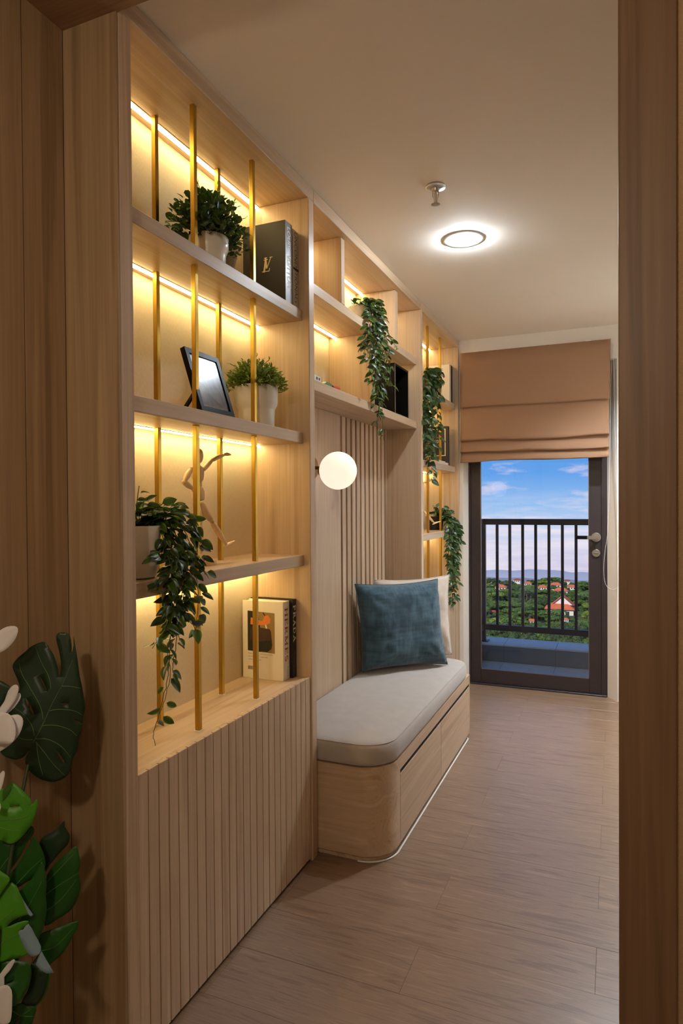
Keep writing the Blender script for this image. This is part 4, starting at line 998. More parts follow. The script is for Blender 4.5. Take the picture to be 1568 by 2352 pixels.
# vine in the middle unit
c4 = Vector((-1.130, 2.925, 2.1582))
def pot4(t):
    MB().lathe([(0, 0), (.036, 0), (.039, .003), (.056, .098), (.0565, .101), (.053, .101), (.05, .09), (0, .09)], c4, 36, cap=False).build('pot', 'white_ceramic', t, smooth=35)
    MB().lathe([(0, .091), (.052, .091), (0, .093)], c4, 24, cap=False).build('soil', 'soil', t)
paths4 = []
for k, (x0, x1, xe, ye) in enumerate(((850, 858, 868, 930), (856, 865, 872, 960), (862, 872, 880, 1012), (868, 878, 885, 900), (846, 850, 848, 880), (860, 880, 898, 850), (866, 884, 902, 900), (855, 862, 866, 985), (848, 846, 842, 850), (860, 868, 876, 900), (870, 884, 890, 870), (852, 860, 862, 900))):
    paths4.append(XP(0, (840, 690, -1.10), (x0, 702, -1.06), ((x0 + x1) / 2 + 3, 735, -1.025), (x1, 790, -1.02), ((x1 + xe) / 2, 790 + (ye - 790) * .5, -1.02), (xe, ye, -1.02)))
paths4.append(XP(0, (866, 760, -1.02), (890, 778, -1.015), (912, 797, -1.01)))
paths4.append(XP(0, (850, 760, -1.02), (836, 785, -1.015), (838, 810, -1.015), (842, 830, -1.015)))
paths4.append(XP(0, (872, 940, -1.02), (870, 960, -1.02), (866, 985, -1.02)))
tops4 = [(c4 + Vector((R.uniform(-.02, .02), R.uniform(-.03, .03), .09)), c4 + Vector((R.uniform(-.03, .06), R.uniform(-.09, .13), R.uniform(.10, .145)))) for _ in range(12)]
trailing('trailing_vine', c4, pot4, 'vine spilling from a white pot between the boxes of the middle unit', paths4, .042, 33, tops4, per=.0135, maxl=295, extra=260)
# far bookcase, upper vine
c5 = Vector((-1.135, 4.02, 2.0272))
def pot5(t):
    MB().lathe([(0, 0), (.040, 0), (.043, .003), (.054, .09), (.05, .09), (.05, .08), (0, .08)], c5, 30, cap=False).build('pot', 'white_ceramic', t, smooth=35)
paths5 = []
for x0, xe, ye in ((975, 976, 990), (982, 981, 1040), (990, 988, 1070), (998, 992, 1000), (1000, 998, 960), (985, 985, 1010), (1004, 1004, 1030), (978, 974, 1020), (994, 989, 1050), (1006, 1000, 930)):
    paths5.append(XP(0, (984, 868, -1.10), (x0, 850, -1.06), ((x0 + xe) / 2, 900, -1.03), (xe, (900 + ye) / 2, -1.02), (xe + 1, ye, -1.02)))
paths5.append(XP(0, (990, 1060, -1.02), (992, 1090, -1.02), (988, 1105, -1.02)))
tops5 = [(c5 + Vector((0, 0, .08)), c5 + Vector((R.uniform(0, .07), R.uniform(-.06, .22), R.uniform(.06, .12)))) for _ in range(16)]
trailing('trailing_vine', c5, pot5, 'leafy vine hanging over two shelves of the far bookcase', paths5, .050, 41, tops5, per=.013, maxl=620, stuff=True)
# far bookcase, lower vine in a black pot
c6 = Vector((-1.160, 4.47, 1.1302))
def pot6(t):
    MB().lathe([(0, 0), (.044, 0), (.047, .003), (.055, .092), (.056, .094), (.051, .094), (.05, .08), (0, .08)], c6, 30, cap=False).build('pot', 'black_plastic', t, smooth=35)
paths6 = []
for x0, xe, ye in ((1030, 1034, 1330), (1036, 1040, 1360), (1042, 1044, 1390), (1047, 1050, 1300), (1050, 1048, 1345), (1034, 1030, 1290), (1040, 1042, 1300), (1052, 1054, 1260), (1045, 1038, 1385), (1038, 1036, 1340), (1044, 1046, 1310)):
    paths6.append(XP(0, (1008, 1196, -1.12), (1022, 1186, -1.07), (x0, 1205, -1.03), ((x0 + xe) / 2, 1250, -1.015), (xe, (1250 + ye) / 2, -1.01), (xe, ye, -1.01)))
tops6 = [(c6 + Vector((0, 0, .08)), c6 + Vector((R.uniform(-.04, .10), R.uniform(-.10, .10), R.uniform(.10, .17)))) for _ in range(16)]
trailing('trailing_vine', c6, pot6, 'vine trailing from a black pot on the lowest shelf of the far bookcase', paths6, .046, 52, tops6, per=.012, maxl=600, stuff=True)

# ------------------------------------------------------------------ monstera and orchids at the left edge
def sheet(name, parent, mat, outline, plane, holes=(), bend=.02, rib=None, th=.0009, cuts=2):
    """flat outline on a tilted plane, then curved and thickened"""
    o, n = Vector(plane[0]), Vector(plane[1]).normalized()
    def hit(x, y_):
        r = Vector(ray(x, y_)); e = Vector((0, 0, EYE)); return e + r * ((o - e).dot(n) / r.dot(n))
    bm = bmesh.new(); ed = []
    for lp in [outline] + list(holes):
        P = [hit(max(p[0], -34), p[1]) for p in lp]
        if lp is outline and len(P) > 6:
            Q = []
            for i in range(len(P)):
                a, b, c, d_ = P[i - 1], P[i], P[(i + 1) % len(P)], P[(i + 2) % len(P)]
                Q.append(b); Q.append((-a + 9 * b + 9 * c - d_) / 16)
            P = Q
        vs = [bm.verts.new(p) for p in P]; ed += [bm.edges.new((vs[i], vs[(i + 1) % len(vs)])) for i in range(len(vs))]
    bmesh.ops.triangle_fill(bm, use_beauty=True, use_dissolve=False, edges=ed, normal=n)
    bmesh.ops.subdivide_edges(bm, edges=bm.edges[:], cuts=cuts, use_grid_fill=True)
    bmesh.ops.triangulate(bm, faces=bm.faces[:])
    c = Vector((0, 0, 0))
    for q in bm.verts: c += q.co
    c /= len(bm.verts)
    if rib: a, b = hit(*rib[0]), hit(*rib[1])
    else: a, b = c, c + Vector((0, 0, .1))
    ax = (b - a).normalized()
    for q in bm.verts:
        w_ = (q.co - a); w_ = w_ - ax * w_.dot(ax); s = w_.length
        q.co -= n * (-1 if n.dot(Vector((0, 0, EYE)) - o) < 0 else 1) * (bend * (s / .08) ** 2 - .0) * .5
        q.co += n * .004 * mnoise.noise(q.co * 14)
    bmesh.ops.recalc_face_normals(bm, faces=bm.faces)
    bm.verts.index_update(); base = ORG[parent.name]
    me = bpy.data.meshes.new(name)
    for q in bm.verts: q.co -= base
    bm.to_mesh(me); bm.free(); me.materials.append(MAT[mat])
    for p in me.polygons: p.use_smooth = True
    ob = bpy.data.objects.new(name, me); ORG[ob.name] = base.copy(); link(ob, parent)
    md = ob.modifiers.new('thickness', 'SOLIDIFY'); md.thickness = th; md.offset = 0
    return ob, hit, n
def veins(ob, hit, n, lines, r=.0009, bendfix=.004):
    s = 1 if n.dot(Vector((0, 0, EYE)) - hit(100, 1800)) > 0 else -1
    mb = MB()
    from mathutils.bvhtree import BVHTree
    bvh = BVHTree.FromPolygons([v.co + ORG[ob.name] for v in ob.data.vertices], [tuple(p.vertices) for p in ob.data.polygons])
    e = Vector((0, 0, EYE))
    for ln in lines:
        pts = smooth_path([Vector((p[0], p[1], 0)) for p in ln], 5); out = []
        for p in pts:
            h = bvh.ray_cast(e, Vector(ray(p.x, p.y)).normalized())[0]
            if h is not None: out.append(h + (e - h).normalized() * .0008)
        if len(out) > 1: mb.tube(out, r, 5, taper=.4)
    if mb.v: mb.build('vein', 'vein', ob, smooth=True)
Z7 = lambda L_: [(x / 5.88, 1420 + y_ / 5.88) for x, y_ in L_]
Z8 = lambda L_: [(x / 4.1125, 1780 + y_ / 4.1125) for x, y_ in L_]
mroot = thing('potted_monstera', (-1.075, .80, 0), 'potted monstera with large split green leaves against the wood panel', 'plant')
MB().lathe([(0, 0), (.075, 0), (.08, .004), (.098, .165), (.10, .17), (.094, .17), (.09, .15), (0, .15)], (-1.075, .80, 0), 36, cap=False).build('pot', 'white_ceramic', mroot, smooth=35)
MB().lathe([(0, .152), (.092, .152), (0, .155)], (-1.075, .80, 0), 24, cap=False).build('soil', 'soil', mroot)
nf = (.55, -.83, .10)
def mleaf(mat, outline, Y, nn=nf, holes=(), rib=None, bend=.02, vn=(), label=None, tip=None):
    Y *= .955
    ob, hit, n = sheet('leaf', mroot, mat, outline, ((-1.08, Y, .8), nn), holes, bend, rib)
    if vn: veins(ob, hit, n, vn)
    if label: ob['label'] = label
    return ob
M1 = Z7([(430, 1745), (345, 1880), (350, 1990), (425, 2095), (560, 2190), (720, 2230), (860, 2180), (930, 2080), (965, 1930), (1035, 1780), (1050, 1640), (1080, 1560), (1100, 1440), (1112, 1330), (1140, 1220), (1125, 1080), (1100, 900), (1075, 790), (1045, 560), (1020, 400), (990, 240), (992, 370), (965, 470), (965, 380), (935, 220), (860, 195), (785, 200), (752, 255), (765, 340), (795, 450), (815, 570), (818, 700), (800, 800), (780, 690), (730, 520), (670, 420), (600, 325), (515, 338), (400, 390), (325, 455), (220, 540), (138, 640), (150, 720), (210, 830), (250, 960), (180, 1120), (60, 1240), (-60, 1420), (-60, 1700), (20, 1850), (110, 1895), (220, 1915), (330, 1865)])
mleaf('monstera_dark', M1, 1.035, holes=[Z7([(515, 765), (570, 850), (625, 950), (632, 1000), (590, 920), (540, 830)]), Z7([(335, 1075), (400, 1160), (455, 1270), (462, 1310), (410, 1250), (350, 1160)]), Z7([(830, 1155), (870, 1145), (915, 1155), (880, 1175)]), Z7([(970, 1375), (1040, 1395), (1095, 1435), (1040, 1425)]), Z7([(740, 1770), (790, 1830), (850, 1930), (862, 1990), (810, 1920)])],
      rib=((75, 1706), (165, 1505)), bend=.022,
      vn=[Z7([(440, 1690), (570, 1450), (700, 1160), (850, 880), (980, 560)]), Z7([(585, 1370), (540, 1180), (400, 930), (290, 740), (255, 560)]), Z7([(690, 960), (660, 790), (560, 600), (480, 390)]), Z7([(465, 1590), (430, 1450), (330, 1310), (200, 1210)]), Z7([(670, 1250), (800, 1230), (1000, 1250), (1110, 1310)]), Z7([(575, 1450), (740, 1445), (930, 1500), (1040, 1590)]), Z7([(480, 1630), (640, 1635), (800, 1710), (900, 1810), (950, 1880)]), Z7([(480, 1665), (590, 1800), (720, 1970), (880, 2130)]), Z7([(495, 1690), (520, 1900), (580, 2130)]), Z7([(840, 915), (960, 920), (1090, 945)]), Z7([(440, 1640), (330, 1640), (230, 1600)])],
      label='large dark green split leaf')
mleaf('monstera_dark', Z7([(-80, 860), (0, 845), (70, 880), (150, 950), (110, 1050), (40, 1180), (-60, 1300), (-120, 1100)]), .985, rib=((-5, 1640), (5, 1560)))
mleaf('monstera_bright', Z8([(-60, 160), (40, 130), (110, 75), (200, 130), (280, 210), (296, 255), (288, 285), (320, 262), (348, 225), (356, 265), (340, 350), (300, 460), (230, 560), (160, 630), (90, 650), (30, 625), (-60, 560)]), .965, holes=[Z8([(90, 300), (130, 290), (195, 291), (140, 305)])], rib=((0, 1884), (85, 1850)), bend=.012, vn=[Z8([(-40, 430), (120, 420), (240, 395), (330, 330)]), Z8([(-20, 490), (80, 520), (200, 525)]), Z8([(20, 250), (90, 160), (130, 110)])], label='bright green rounded leaf')
mleaf('monstera_mid', Z8([(-60, 560), (110, 640), (220, 560), (295, 482), (325, 520), (300, 585), (250, 650), (195, 765), (112, 880), (100, 922), (145, 880), (220, 760), (290, 640), (322, 578), (362, 640), (402, 740), (422, 860), (380, 960), (250, 1020), (120, 1085), (-60, 1000)]), 1.00, rib=((0, 1990), (80, 1900)), vn=[Z8([(0, 890), (80, 780), (200, 610), (290, 510)]), Z8([(150, 1040), (280, 900), (400, 790)])])
mleaf('monstera_dark', Z8([(607, 430), (612, 492), (656, 572), (640, 655), (560, 740), (470, 850), (420, 930), (396, 800), (370, 642), (420, 575), (530, 515)]), 1.05, rib=((100, 2000), (147, 1886)), bend=.01)
mleaf('monstera_mid', Z8([(718, 675), (746, 760), (759, 850), (740, 920), (757, 990), (759, 1080), (720, 1200), (650, 1300), (540, 1370), (420, 1430), (425, 1250), (425, 1130), (440, 950), (540, 820), (650, 720)]), 1.045, rib=((100, 2060), (180, 2005)), bend=.012, vn=[Z8([(430, 1130), (560, 1040), (740, 925)]), Z8([(440, 1280), (580, 1170), (720, 990)]), Z8([(445, 1010), (560, 890), (690, 750)])])
mleaf('monstera_mid', Z8([(739, 1380), (700, 1500), (600, 1680), (500, 1770), (430, 1820), (380, 1700), (365, 1560), (400, 1490), (560, 1440)]), 1.035, rib=((95, 2185), (178, 2118)), bend=.01, vn=[Z8([(390, 1660), (520, 1620), (690, 1450)])])
mleaf('monstera_mid', Z8([(395, 815), (430, 930), (441, 1040), (430, 1130), (437, 1250), (425, 1380), (370, 1540), (250, 1650), (100, 1700), (60, 1500), (90, 1250), (190, 1090), (300, 980)]), .985, rib=((40, 2170), (98, 1985)), bend=.016, vn=[Z8([(130, 1440), (280, 1220), (395, 1000)])], label='large mid-green leaf lobe')
mleaf('monstera_bright', Z8([(105, 1020), (190, 1120), (250, 1240), (285, 1310), (200, 1335), (120, 1375), (66, 1435), (150, 1400), (240, 1378), (266, 1402), (190, 1480), (220, 1600), (262, 1690), (180, 1742), (80, 1752), (-60, 1740), (-60, 1200)]), .945, rib=((-15, 2150), (62, 2090)), bend=.014, vn=[Z8([(-40, 1420), (80, 1320), (210, 1215)]), Z8([(-30, 1620), (100, 1540), (200, 1490)])], label='bright green leaf with split lobes')
mleaf('monstera_bright', Z8([(-60, 840), (0, 905), (70, 950), (95, 990), (60, 1050), (15, 1110), (-60, 1200)]), .935, rib=((-15, 2040), (20, 2010)), bend=.01)
mleaf('monstera_under', Z8([(170, 1490), (215, 1465), (265, 1408), (330, 1520), (385, 1620), (372, 1690), (300, 1715), (230, 1640)]), .925, (.6, -.75, .28), bend=.05, rib=((60, 2150), (85, 2185)), label='curled pale grey leaf underside')
mleaf('monstera_under', Z8([(385, 1655), (440, 1750), (512, 1866), (440, 1870), (385, 1838), (338, 1790)]), .93, (.6, -.75, .28), bend=.04, rib=((88, 2190), (110, 2230)))
mleaf('monstera_under', Z8([(215, 1170), (270, 1260), (313, 1322), (292, 1340), (268, 1322), (240, 1250)]), .93, (.6, -.75, .28), bend=.03, rib=((55, 2068), (75, 2105)))
mleaf('monstera_mid', Z8([(-60, 1720), (60, 1750), (140, 1755), (250, 1770), (292, 1830), (282, 1960), (220, 2100), (130, 2185), (40, 2130), (-60, 2100)]), .955, rib=((0, 2280), (65, 2215)), bend=.012, holes=[Z8([(45, 1975), (90, 1945), (140, 1938), (95, 1965)])])
mleaf('monstera_dark', Z8([(290, 1780), (380, 1840), (440, 1870), (432, 2000), (400, 2100), (330, 2180), (200, 2155), (255, 2050), (290, 1920)]), .99, rib=((70, 2300), (100, 2230)), bend=.01)
mleaf('monstera_bright', Z8([(440, 1880), (472, 1888), (445, 2040), (390, 2140), (330, 2190), (300, 2170), (380, 2110), (428, 2000)]), 1.01, bend=.01)
mleaf('monstera_mid', Z8([(120, 2180), (200, 2152), (270, 2185), (342, 2192), (322, 2290), (262, 2420), (120, 2520), (-60, 2480), (20, 2260)]), 1.0, rib=((20, 2390), (70, 2315)), bend=.01, vn=[Z8([(60, 2400), (160, 2300), (300, 2210)]), Z8([(120, 2230), (200, 2275), (320, 2280)])])
mb = MB()
for px1, py1, Y1 in ((75, 1706, 1.035), (-5, 1640, .985), (0, 1885, .965), (0, 1992, 1.0), (100, 2003, 1.05), (100, 2062, 1.045), (95, 2187, 1.035), (40, 2172, .985), (-10, 2150, .945), (-10, 2300, .955), (20, 2390, 1.0), (70, 2300, .99)):
    e_ = onY(px1, py1, Y1 * .955); s_ = Vector((-1.075 + random.uniform(-.03, .03), .80 + random.uniform(-.03, .03), .15))
    e_.x = max(e_.x, -1.168); mid = s_.lerp(e_, .55) + Vector((.01, -.015, .06)); mb.tube(smooth_path([s_, mid, e_], 6), .0052, 7, taper=.6)
mb.build('stalks', 'stem_green', mroot, smooth=True)
oroot = thing('orchid_spray', (-1.075, .74, .16), 'white orchid flowers on stems in front of the monstera leaves', 'flower')
def petal(out, Y, nn=(.3, -.95, .05), bend=-.02): return sheet('petal', oroot, 'petal', out, ((-1.08, Y, .9), nn), (), bend, None, .0006)[0]
petal(Z7([(-80, 220), (0, 160), (90, 115), (200, 105), (245, 140), (235, 210), (190, 300), (100, 400), (0, 465), (-80, 440)]), .90)
petal(Z7([(-60, 1330), (0, 1210), (60, 1120), (110, 980), (190, 900), (245, 905), (258, 960), (220, 1080), (150, 1190), (60, 1300), (-20, 1380)]), .885)
petal(Z7([(-40, 1380), (60, 1290), (170, 1150), (250, 1010), (280, 1025), (285, 1060), (265, 1110), (200, 1200), (110, 1285), (0, 1380)]), .895)
petal(Z7([(-80, 1290), (0, 1265), (110, 1282), (170, 1340), (215, 1440), (225, 1560), (190, 1660), (100, 1700), (0, 1700), (-80, 1650)]), .875)
petal(Z7([(100, 1330), (150, 1310), (250, 1295), (315, 1340), (325, 1430), (270, 1570), (150, 1700), (0, 1800), (-80, 1830), (-80, 1690), (60, 1600)]), .89)
petal(Z7([(-60, 2180), (0, 2100), (40, 2060), (65, 2090), (50, 2180), (15, 2300), (-60, 2400)]), .88)
petal(Z8([(-50, 1950), (0, 1880), (60, 1800), (120, 1745), (140, 1760), (90, 1850), (40, 1910), (40, 1980), (0, 2000), (-50, 2010)]), .885)
petal(Z8([(-70, 2010), (0, 1995), (60, 1990), (105, 2040), (114, 2150), (110, 2290), (80, 2345), (0, 2360), (-70, 2340)]), .875)
petal(Z8([(-60, 260), (0, 270), (8, 300), (0, 340), (-60, 330)]), .88)
petal(Z8([(-60, 1400), (-4, 1400), (6, 1440), (0, 1490), (-60, 1480)]), .88)
mb = MB()
for k, (yy, Y1) in enumerate(((1460, .90), (1650, .89), (1790, .88), (2120, .885), (2330, .88))):
    e_ = onY(-30 - 4 * k, yy, Y1); e_.x = max(e_.x, -1.15); s_ = Vector((-1.075, .76, .16)); mb.tube(smooth_path([s_, Vector((-1.14, .79, .45)), e_ + Vector((-.02, -.01, -.05)), e_], 7), .003, 6, taper=.6)
mb.build('stem', 'stem_green', oroot, smooth=True)
# ================================================================== BALCONY AND VIEW
b = struct(MB().box(-1.7, 3.0, 4.785, 5.95, -.30, -.052).build('floor_balcony', 'balcony_dark')); ORG[b.name] = Vector((0, 0, 0))
x = -1.30
while x < 1.4:
    for y0, y1 in ((4.79, 5.215), (5.218, 5.648)):
        bx('tile', 'balcony_tile', b, x + .0015, x + .4235, y0, y1, -.055, -.050, c=.0006)
    x += .425
cb = struct(MB().box(-1.7, 3.0, 5.652, 5.95, -.30, .086).box(-1.30, -1.075, 4.80, 5.652, -.30, .086).build('wall_parapet', 'balcony_dark')); ORG[cb.name] = Vector((0, 0, 0))
x = -1.30
while x < 1.4:
    bx('coping_tile', 'balcony_tile', cb, x + .0015, x + .4235, 5.645, 5.955, .086, .098, c=.001)
    bx('curb_tile', 'balcony_dark', cb, x + .0015, x + .4235, 5.647, 5.652, -.048, .084, c=.0006)
    x += .425
t = thing('balcony_railing', (-.2, 5.76, .098), 'dark navy metal balcony railing with vertical bars', 'railing')
bx('top_rail', 'rail_navy', t, -1.10, 1.3, 5.735, 5.785, 1.127, 1.178, c=.003)
bx('bottom_rail', 'rail_navy', t, -1.10, 1.3, 5.740, 5.780, .200, .250, c=.003)
for xp in (-1.064, 1.1):
    p = bx('post', 'rail_navy', t, xp - .020, xp + .020, 5.740, 5.780, .098, 1.127, c=.002)
    bx('foot_plate', 'rail_navy', p, xp - .045, xp + .045, 5.715, 5.805, .098, .106, c=.002)
xb = -.945
while xb < 1.05:
    bx('baluster', 'rail_navy', t, xb - .0115, xb + .0115, 5.749, 5.771, .250, 1.127, c=.001); xb += .1085
bx('side_post', 'rail_navy', t, -1.10, -1.06, 4.83, 4.87, .09, 1.127, c=.002)
bx('side_rail', 'rail_navy', t, -1.10, -1.06, 4.83, 5.735, 1.127, 1.178, c=.003)
bx('side_rail', 'rail_navy', t, -1.10, -1.06, 4.83, 5.740, .200, .250, c=.003)

GZ = -46.0
def gz(x, y): return GZ + 2.2 * mnoise.noise(Vector((x * .02, y * .02, 0))) + (0 if y < 385 else -(y - 385) * .3)
n = 40; v = []; f = []
for i in range(n + 1):
    for j in range(n + 1):
        y_ = 60 + 380 * i / n; x_ = -170 + 260 * j / n; v.append((x_, y_, gz(x_, y_)))
for i in range(n):
    for j in range(n): a = i * (n + 1) + j; f.append((a, a + 1, a + n + 2, a + n + 1))
o = MB().add(v, f).build('ground_terrain', 'ground', smooth=True); o['kind'] = 'structure'
def ridge(name, Y, ztop, zamp, x0, x1, mat, seed, depth):
    n = 70; v = []; f = []
    for i in range(n + 1):
        x_ = x0 + (x1 - x0) * i / n
        h = ztop + zamp * (mnoise.noise(Vector((x_ / Y * 9 + seed, 0, 0))) + .45 * mnoise.noise(Vector((x_ / Y * 28 + seed, 3, 0))) + .2 * mnoise.noise(Vector((x_ / Y * 80, seed, 0))))
        v += [(x_, Y - depth, ztop * 2.2), (x_, Y - depth * .4, (h + ztop * 1.5) / 2 - abs(zamp)), (x_, Y, h), (x_, Y + depth, ztop * 2.2)]
    for i in range(n):
        for k in range(3): a = i * 4 + k; f.append((a, a + 4, a + 5, a + 1))
    o = MB().add(v, f).build(name, mat, smooth=True); o['kind'] = 'structure'
ridge('mountain_range', 2600, -258, 15, -1500, 700, 'mountain_hazed', 3.1, 500)
ridge('mountain_foothills', 1500, -168, 8, -900, 450, 'mountain_near_hazed', 8.2, 300)

def tufts(V, Fc, R, c, rad, n, size):
    """leafy tufts: small tilted blades standing on an ellipsoid"""
    for _ in range(n):
        u = R.uniform(-.45, 1); a = R.random() * 2 * pi; k = math.sqrt(max(0, 1 - u * u)); d = Vector((k * math.cos(a), k * math.sin(a), u))
        p = c + Vector((d.x * rad[0], d.y * rad[1], d.z * rad[2])) * R.uniform(.72, 1.1)
        t1 = Vector((R.uniform(-1, 1), R.uniform(-1, 1), R.uniform(-.5, .5))).normalized(); t2 = (d + Vector((R.uniform(-.8, .8), R.uniform(-.8, .8), R.uniform(-.2, .8)))).normalized()
        s_ = size * R.uniform(.6, 1.4); b0 = len(V)
        V += [p - t1 * s_, p - t2 * s_ * .3, p + t1 * s_, p + t2 * s_ * .9]; Fc.append((b0, b0 + 1, b0 + 2, b0 + 3))
def crown_mesh(name, seed, flat, mat):
    R = random.Random(seed); V = []; Fc = []
    for k in range(24):
        a = R.random() * 2 * pi; r = math.sqrt(R.random()) * .95; z = R.uniform(-.2, .42) * (1 - r * .6) * (1 if not flat else .6) + .35; s = R.uniform(.20, .36)
        c = Vector((r * math.cos(a), r * math.sin(a), z)); rad = (s, s, s * (.5 if flat else .8))
        mb = MB().sphere(c, tuple(q * .86 for q in rad), 8, 6); b0 = len(V)
        V += [Vector(q) + Vector((R.uniform(-1, 1), R.uniform(-1, 1), R.uniform(-1, 1))) * s * .10 for q in mb.v]; Fc += [tuple(i + b0 for i in q) for q in mb.f]
        tufts(V, Fc, R, c, rad, 85, .050)
    me = bpy.data.meshes.new(name); me.from_pydata([tuple(q) for q in V], [], Fc); me.materials.append(MAT[mat])
    return me
CROWN = [crown_mesh('crown_%s' % 'abcdef'[i], 10 + i, i % 3 != 1, ('tree_green', 'tree_dark', 'tree_light', 'tree_green', 'tree_dark', 'tree_green')[i]) for i in range(6)]
mb = MB().tube([(0, 0, 0), (.03, .02, .45), (.0, .05, 1.0)], .045, 6, taper=.5).tube([(.02, .02, .5), (.25, .1, .95)], .022, 5, taper=.5).tube([(.02, .02, .55), (-.22, -.1, 1.0)], .022, 5, taper=.5)
TR = bpy.data.meshes.new('trunk_mesh'); TR.from_pydata([tuple(q) for q in mb.v], [], mb.f); TR.materials.append(MAT['bark'])
# houses
HOUSES = [(1286, 1392, 11, 8, 'large red-roofed house low among the trees right of centre'), (1150, 1346, 5.5, 4.5, 'red-roofed white house at the left of the hillside'), (1187, 1331, 4, 3.5, 'small white villa on the hilltop behind the third bar'), (1212, 1338, 4, 3.5, 'orange-roofed house on the hilltop left of centre'),
          (1276, 1341, 5.5, 4, 'terracotta-roofed house behind the middle bars on the hilltop'), (1288, 1354, 6.5, 4.5, 'wide terracotta roof just below the hilltop houses'), (1302, 1333, 3.4, 3, 'small pale house at the right end of the hilltop'), (1313, 1346, 4.5, 4, 'red-roofed house at the right of the hilltop row'),
          (1246, 1347, 4.5, 3.5, 'white-walled house half hidden below the hilltop trees'), (1222, 1424, 3.2, 2.6, 'small red roof buried in the trees near the rail'), (1132, 1404, 3.4, 2.6, 'dark red roof in the trees at the left'), (1298, 1421, 2.4, 2, 'tiny orange roof in the trees below the large house')]
hb = []
for i, (hx, hy, wd, dp, lab) in enumerate(HOUSES):
    ev = min(.65 * wd, 3.4); zr = GZ + ev
    c = onZ(hx, hy, zr); zr = gz(c.x, c.y) + ev; c = onZ(hx, hy, zr); base = Vector((c.x, c.y, gz(c.x, c.y) - .5)); hb.append((hx, hy, c.y, wd))
    t = thing('house', base, lab, 'house', 'houses on the far hillside')
    wz = zr - .07 * wd; e_ = .06 * wd
    MB().box(c.x - wd / 2, c.x + wd / 2, c.y - dp / 2, c.y + dp / 2, base.z, wz).build('walls', 'house_white', t)
    rm = 'roof_tile' if i % 4 != 2 else 'roof_dark'
    MB().add([(c.x - wd / 2 - e_, c.y - dp / 2 - e_, wz), (c.x + wd / 2 + e_, c.y - dp / 2 - e_, wz), (c.x + wd / 2 + e_, c.y + dp / 2 + e_, wz), (c.x - wd / 2 - e_, c.y + dp / 2 + e_, wz), (c.x - wd * .22, c.y, wz + .22 * wd), (c.x + wd * .22, c.y, wz + .22 * wd)],
             [(0, 1, 5, 4), (1, 2, 5), (2, 3, 4, 5), (3, 0, 4), (0, 3, 2, 1)]).build('roof', rm, t)
    for k in (-1, 0, 1): bx('window', 'house_glass', t, c.x + k * wd * .28 - wd * .07, c.x + k * wd * .28 + wd * .07, c.y - dp / 2 - .06, c.y - dp / 2, wz - wd * .22, wz - wd * .07, c=0)
    if i == 0:
        MB().add([(c.x - 3, c.y - 1, wz + 1.5), (c.x + 5, c.y - 1, wz + 1.5), (c.x + 1, c.y - 1, wz + 5), (c.x - 3, c.y + 5, wz + 1.5), (c.x + 5, c.y + 5, wz + 1.5), (c.x + 1, c.y + 5, wz + 5)], [(0, 1, 2), (3, 5, 4), (0, 3, 4, 1)]).build('gable_wall', 'house_white', t)
        MB().add([(c.x - 3.6, c.y - 1.5, wz + 1.2), (c.x + 1, c.y - 1.5, wz + 5.2), (c.x + 1, c.y + 5.4, wz + 5.2), (c.x - 3.6, c.y + 5.4, wz + 1.2), (c.x + 5.6, c.y - 1.5, wz + 1.2), (c.x + 5.6, c.y + 5.4, wz + 1.2)], [(0, 1, 2, 3), (1, 4, 5, 2)]).build('roof', 'roof_tile', t)
# trees
R = random.Random(77); placed = []; nt_ = 0
def tree(x_, y_, s, k):
    z_ = gz(x_, y_); h = s * R.uniform(.9, 1.25)
    lab = ('broad green spreading tree on the far slope', 'dark rounded tree on the far slope', 'pale green airy tree on the far slope', 'broad green spreading tree on the far slope', 'dark flat-topped tree on the far slope', 'broad green spreading tree on the far slope')[k]
    t = bpy.data.objects.new('forest_tree', None); t.location = (x_, y_, z_ - .3); ORG[t.name] = Vector(t.location); link(t)
    tag(t, lab, 'tree', 'trees of the far slope')
    o = bpy.data.objects.new('crown', CROWN[k]); link(o, t); o.location = (0, 0, h * .62); o.scale = (s, s, s * R.uniform(.75, 1.0)); o.rotation_euler = (0, 0, R.random() * 6.28)
    o = bpy.data.objects.new('trunk', TR); link(o, t); o.scale = (s * .9, s * .9, h * .85); o.rotation_euler = (0, 0, R.random() * 6.28)
for attempt in range(9000):
    if nt_ >= 296: break
    y_ = R.uniform(168, 398); x_ = R.uniform(-.205 * y_ - 6, -.015 * y_ + 5)
    s = R.uniform(3.4, 5.6) if y_ < 290 else R.uniform(2.2, 3.8)
    if any((x_ - a) ** 2 + (y_ - b_) ** 2 < ((s + c_) * .60) ** 2 for a, b_, c_ in placed): continue
    ok = True
    tp_ = proj((x_, y_, gz(x_, y_) + s * 1.5)); bt_ = proj((x_, y_, gz(x_, y_) + s * .3)); rr = s * 1.1 / y_ * F_PX
    for hx, hy, hY, wd in hb:
        ww = wd / hY * F_PX * .5
        if abs(tp_[0] - hx) < rr + ww * .7 and y_ < hY + 6 and tp_[1] < hy + 1.5 and bt_[1] > hy - 8: ok = False; break
        if y_ >= hY and math.hypot(x_ - onY(hx, hy, hY).x, y_ - hY) < s + wd * .6: ok = False; break
    if not ok: continue
    tree(x_, y_, s, R.randrange(6)); placed.append((x_, y_, s)); nt_ += 1
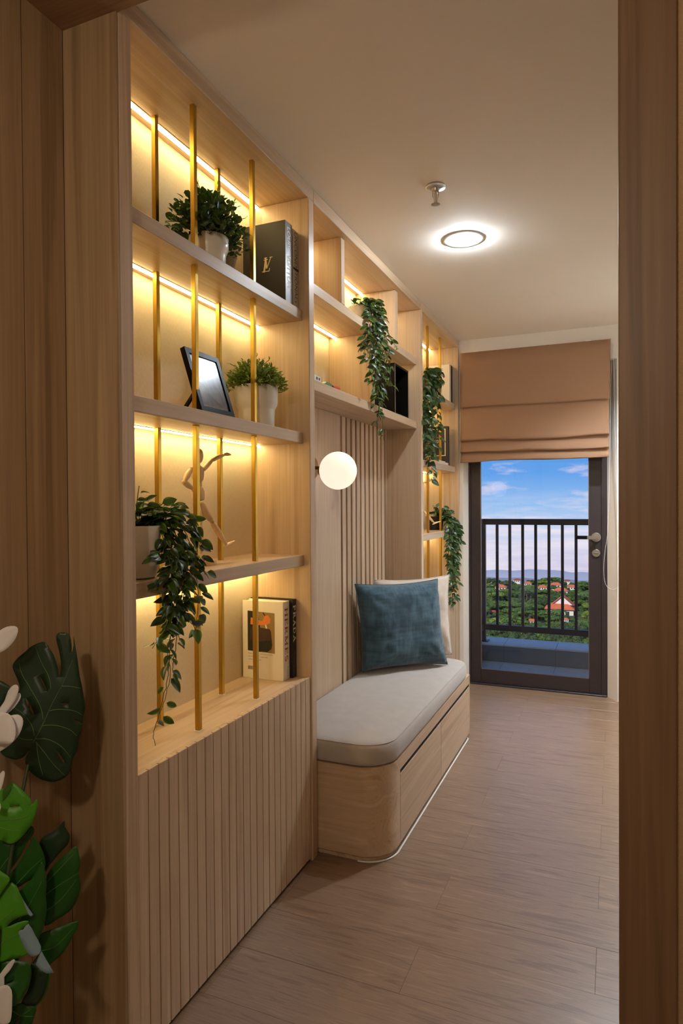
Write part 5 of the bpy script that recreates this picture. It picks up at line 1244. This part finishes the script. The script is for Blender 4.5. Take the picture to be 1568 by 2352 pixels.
# low growth between the trees: too many to count, one object
R = random.Random(5); V = []; Fc = []
for k in range(700):
    y_ = R.uniform(165, 392); x_ = R.uniform(-.205 * y_ - 6, -.015 * y_ + 5); s = R.uniform(1.3, 2.6); z_ = gz(x_, y_); c = Vector((x_, y_, z_ + s * .2))
    mb = MB().sphere(c, (s * .9, s * .9, s * .6), 7, 5); b0 = len(V); V += [Vector(q) for q in mb.v]; Fc += [tuple(i + b0 for i in q) for q in mb.f]
    tufts(V, Fc, R, c, (s, s, s * .7), 70, .22)
me = bpy.data.meshes.new('undergrowth'); me.from_pydata([tuple(q) for q in V], [], Fc); me.materials.append(MAT['tree_dark'])
o = bpy.data.objects.new('undergrowth', me); link(o); tag(o, 'low dark green bushes covering the ground between the far trees', 'bushes', kind='stuff')
# palms
def palm(px1, py1, lab):
    top = onZ(px1, py1, -37.0); t = thing('palm_tree', (top.x, top.y, gz(top.x, top.y) - .3), lab, 'tree', 'palms of the far slope')
    MB().tube([(top.x, top.y, gz(top.x, top.y) - .3), (top.x + .3, top.y, (gz(top.x, top.y) - 37) / 2), top], .22, 6, taper=.6).build('trunk', 'bark', t)
    for k in range(11):
        a = 2 * pi * k / 11 + .2; d_ = Vector((math.cos(a), math.sin(a), 0)); pts = [top + d_ * s_ * 3.4 + Vector((0, 0, 1.1 * s_ - 2.6 * s_ * s_)) for s_ in (0, .25, .5, .75, 1)]
        sd = Vector((-d_.y, d_.x, 0)); v = []
        for i, p in enumerate(pts): w_ = (.15, .55, .62, .45, .05)[i]; v += [p - sd * w_ - Vector((0, 0, w_ * .5)), p, p + sd * w_ - Vector((0, 0, w_ * .5))]
        MB().add(v, [(3 * i + j, 3 * i + j + 1, 3 * i + j + 4, 3 * i + j + 3) for i in range(4) for j in range(2)]).build('frond', 'palm', t, fix=False)
palm(1127, 1350, 'palm tree at the left edge of the view behind the railing'); palm(1208, 1348, 'palm tree left of centre below the hilltop'); palm(1284, 1400, 'palm tree in front of the large red-roofed house'); palm(1345, 1360, 'palm tree at the right edge of the view')
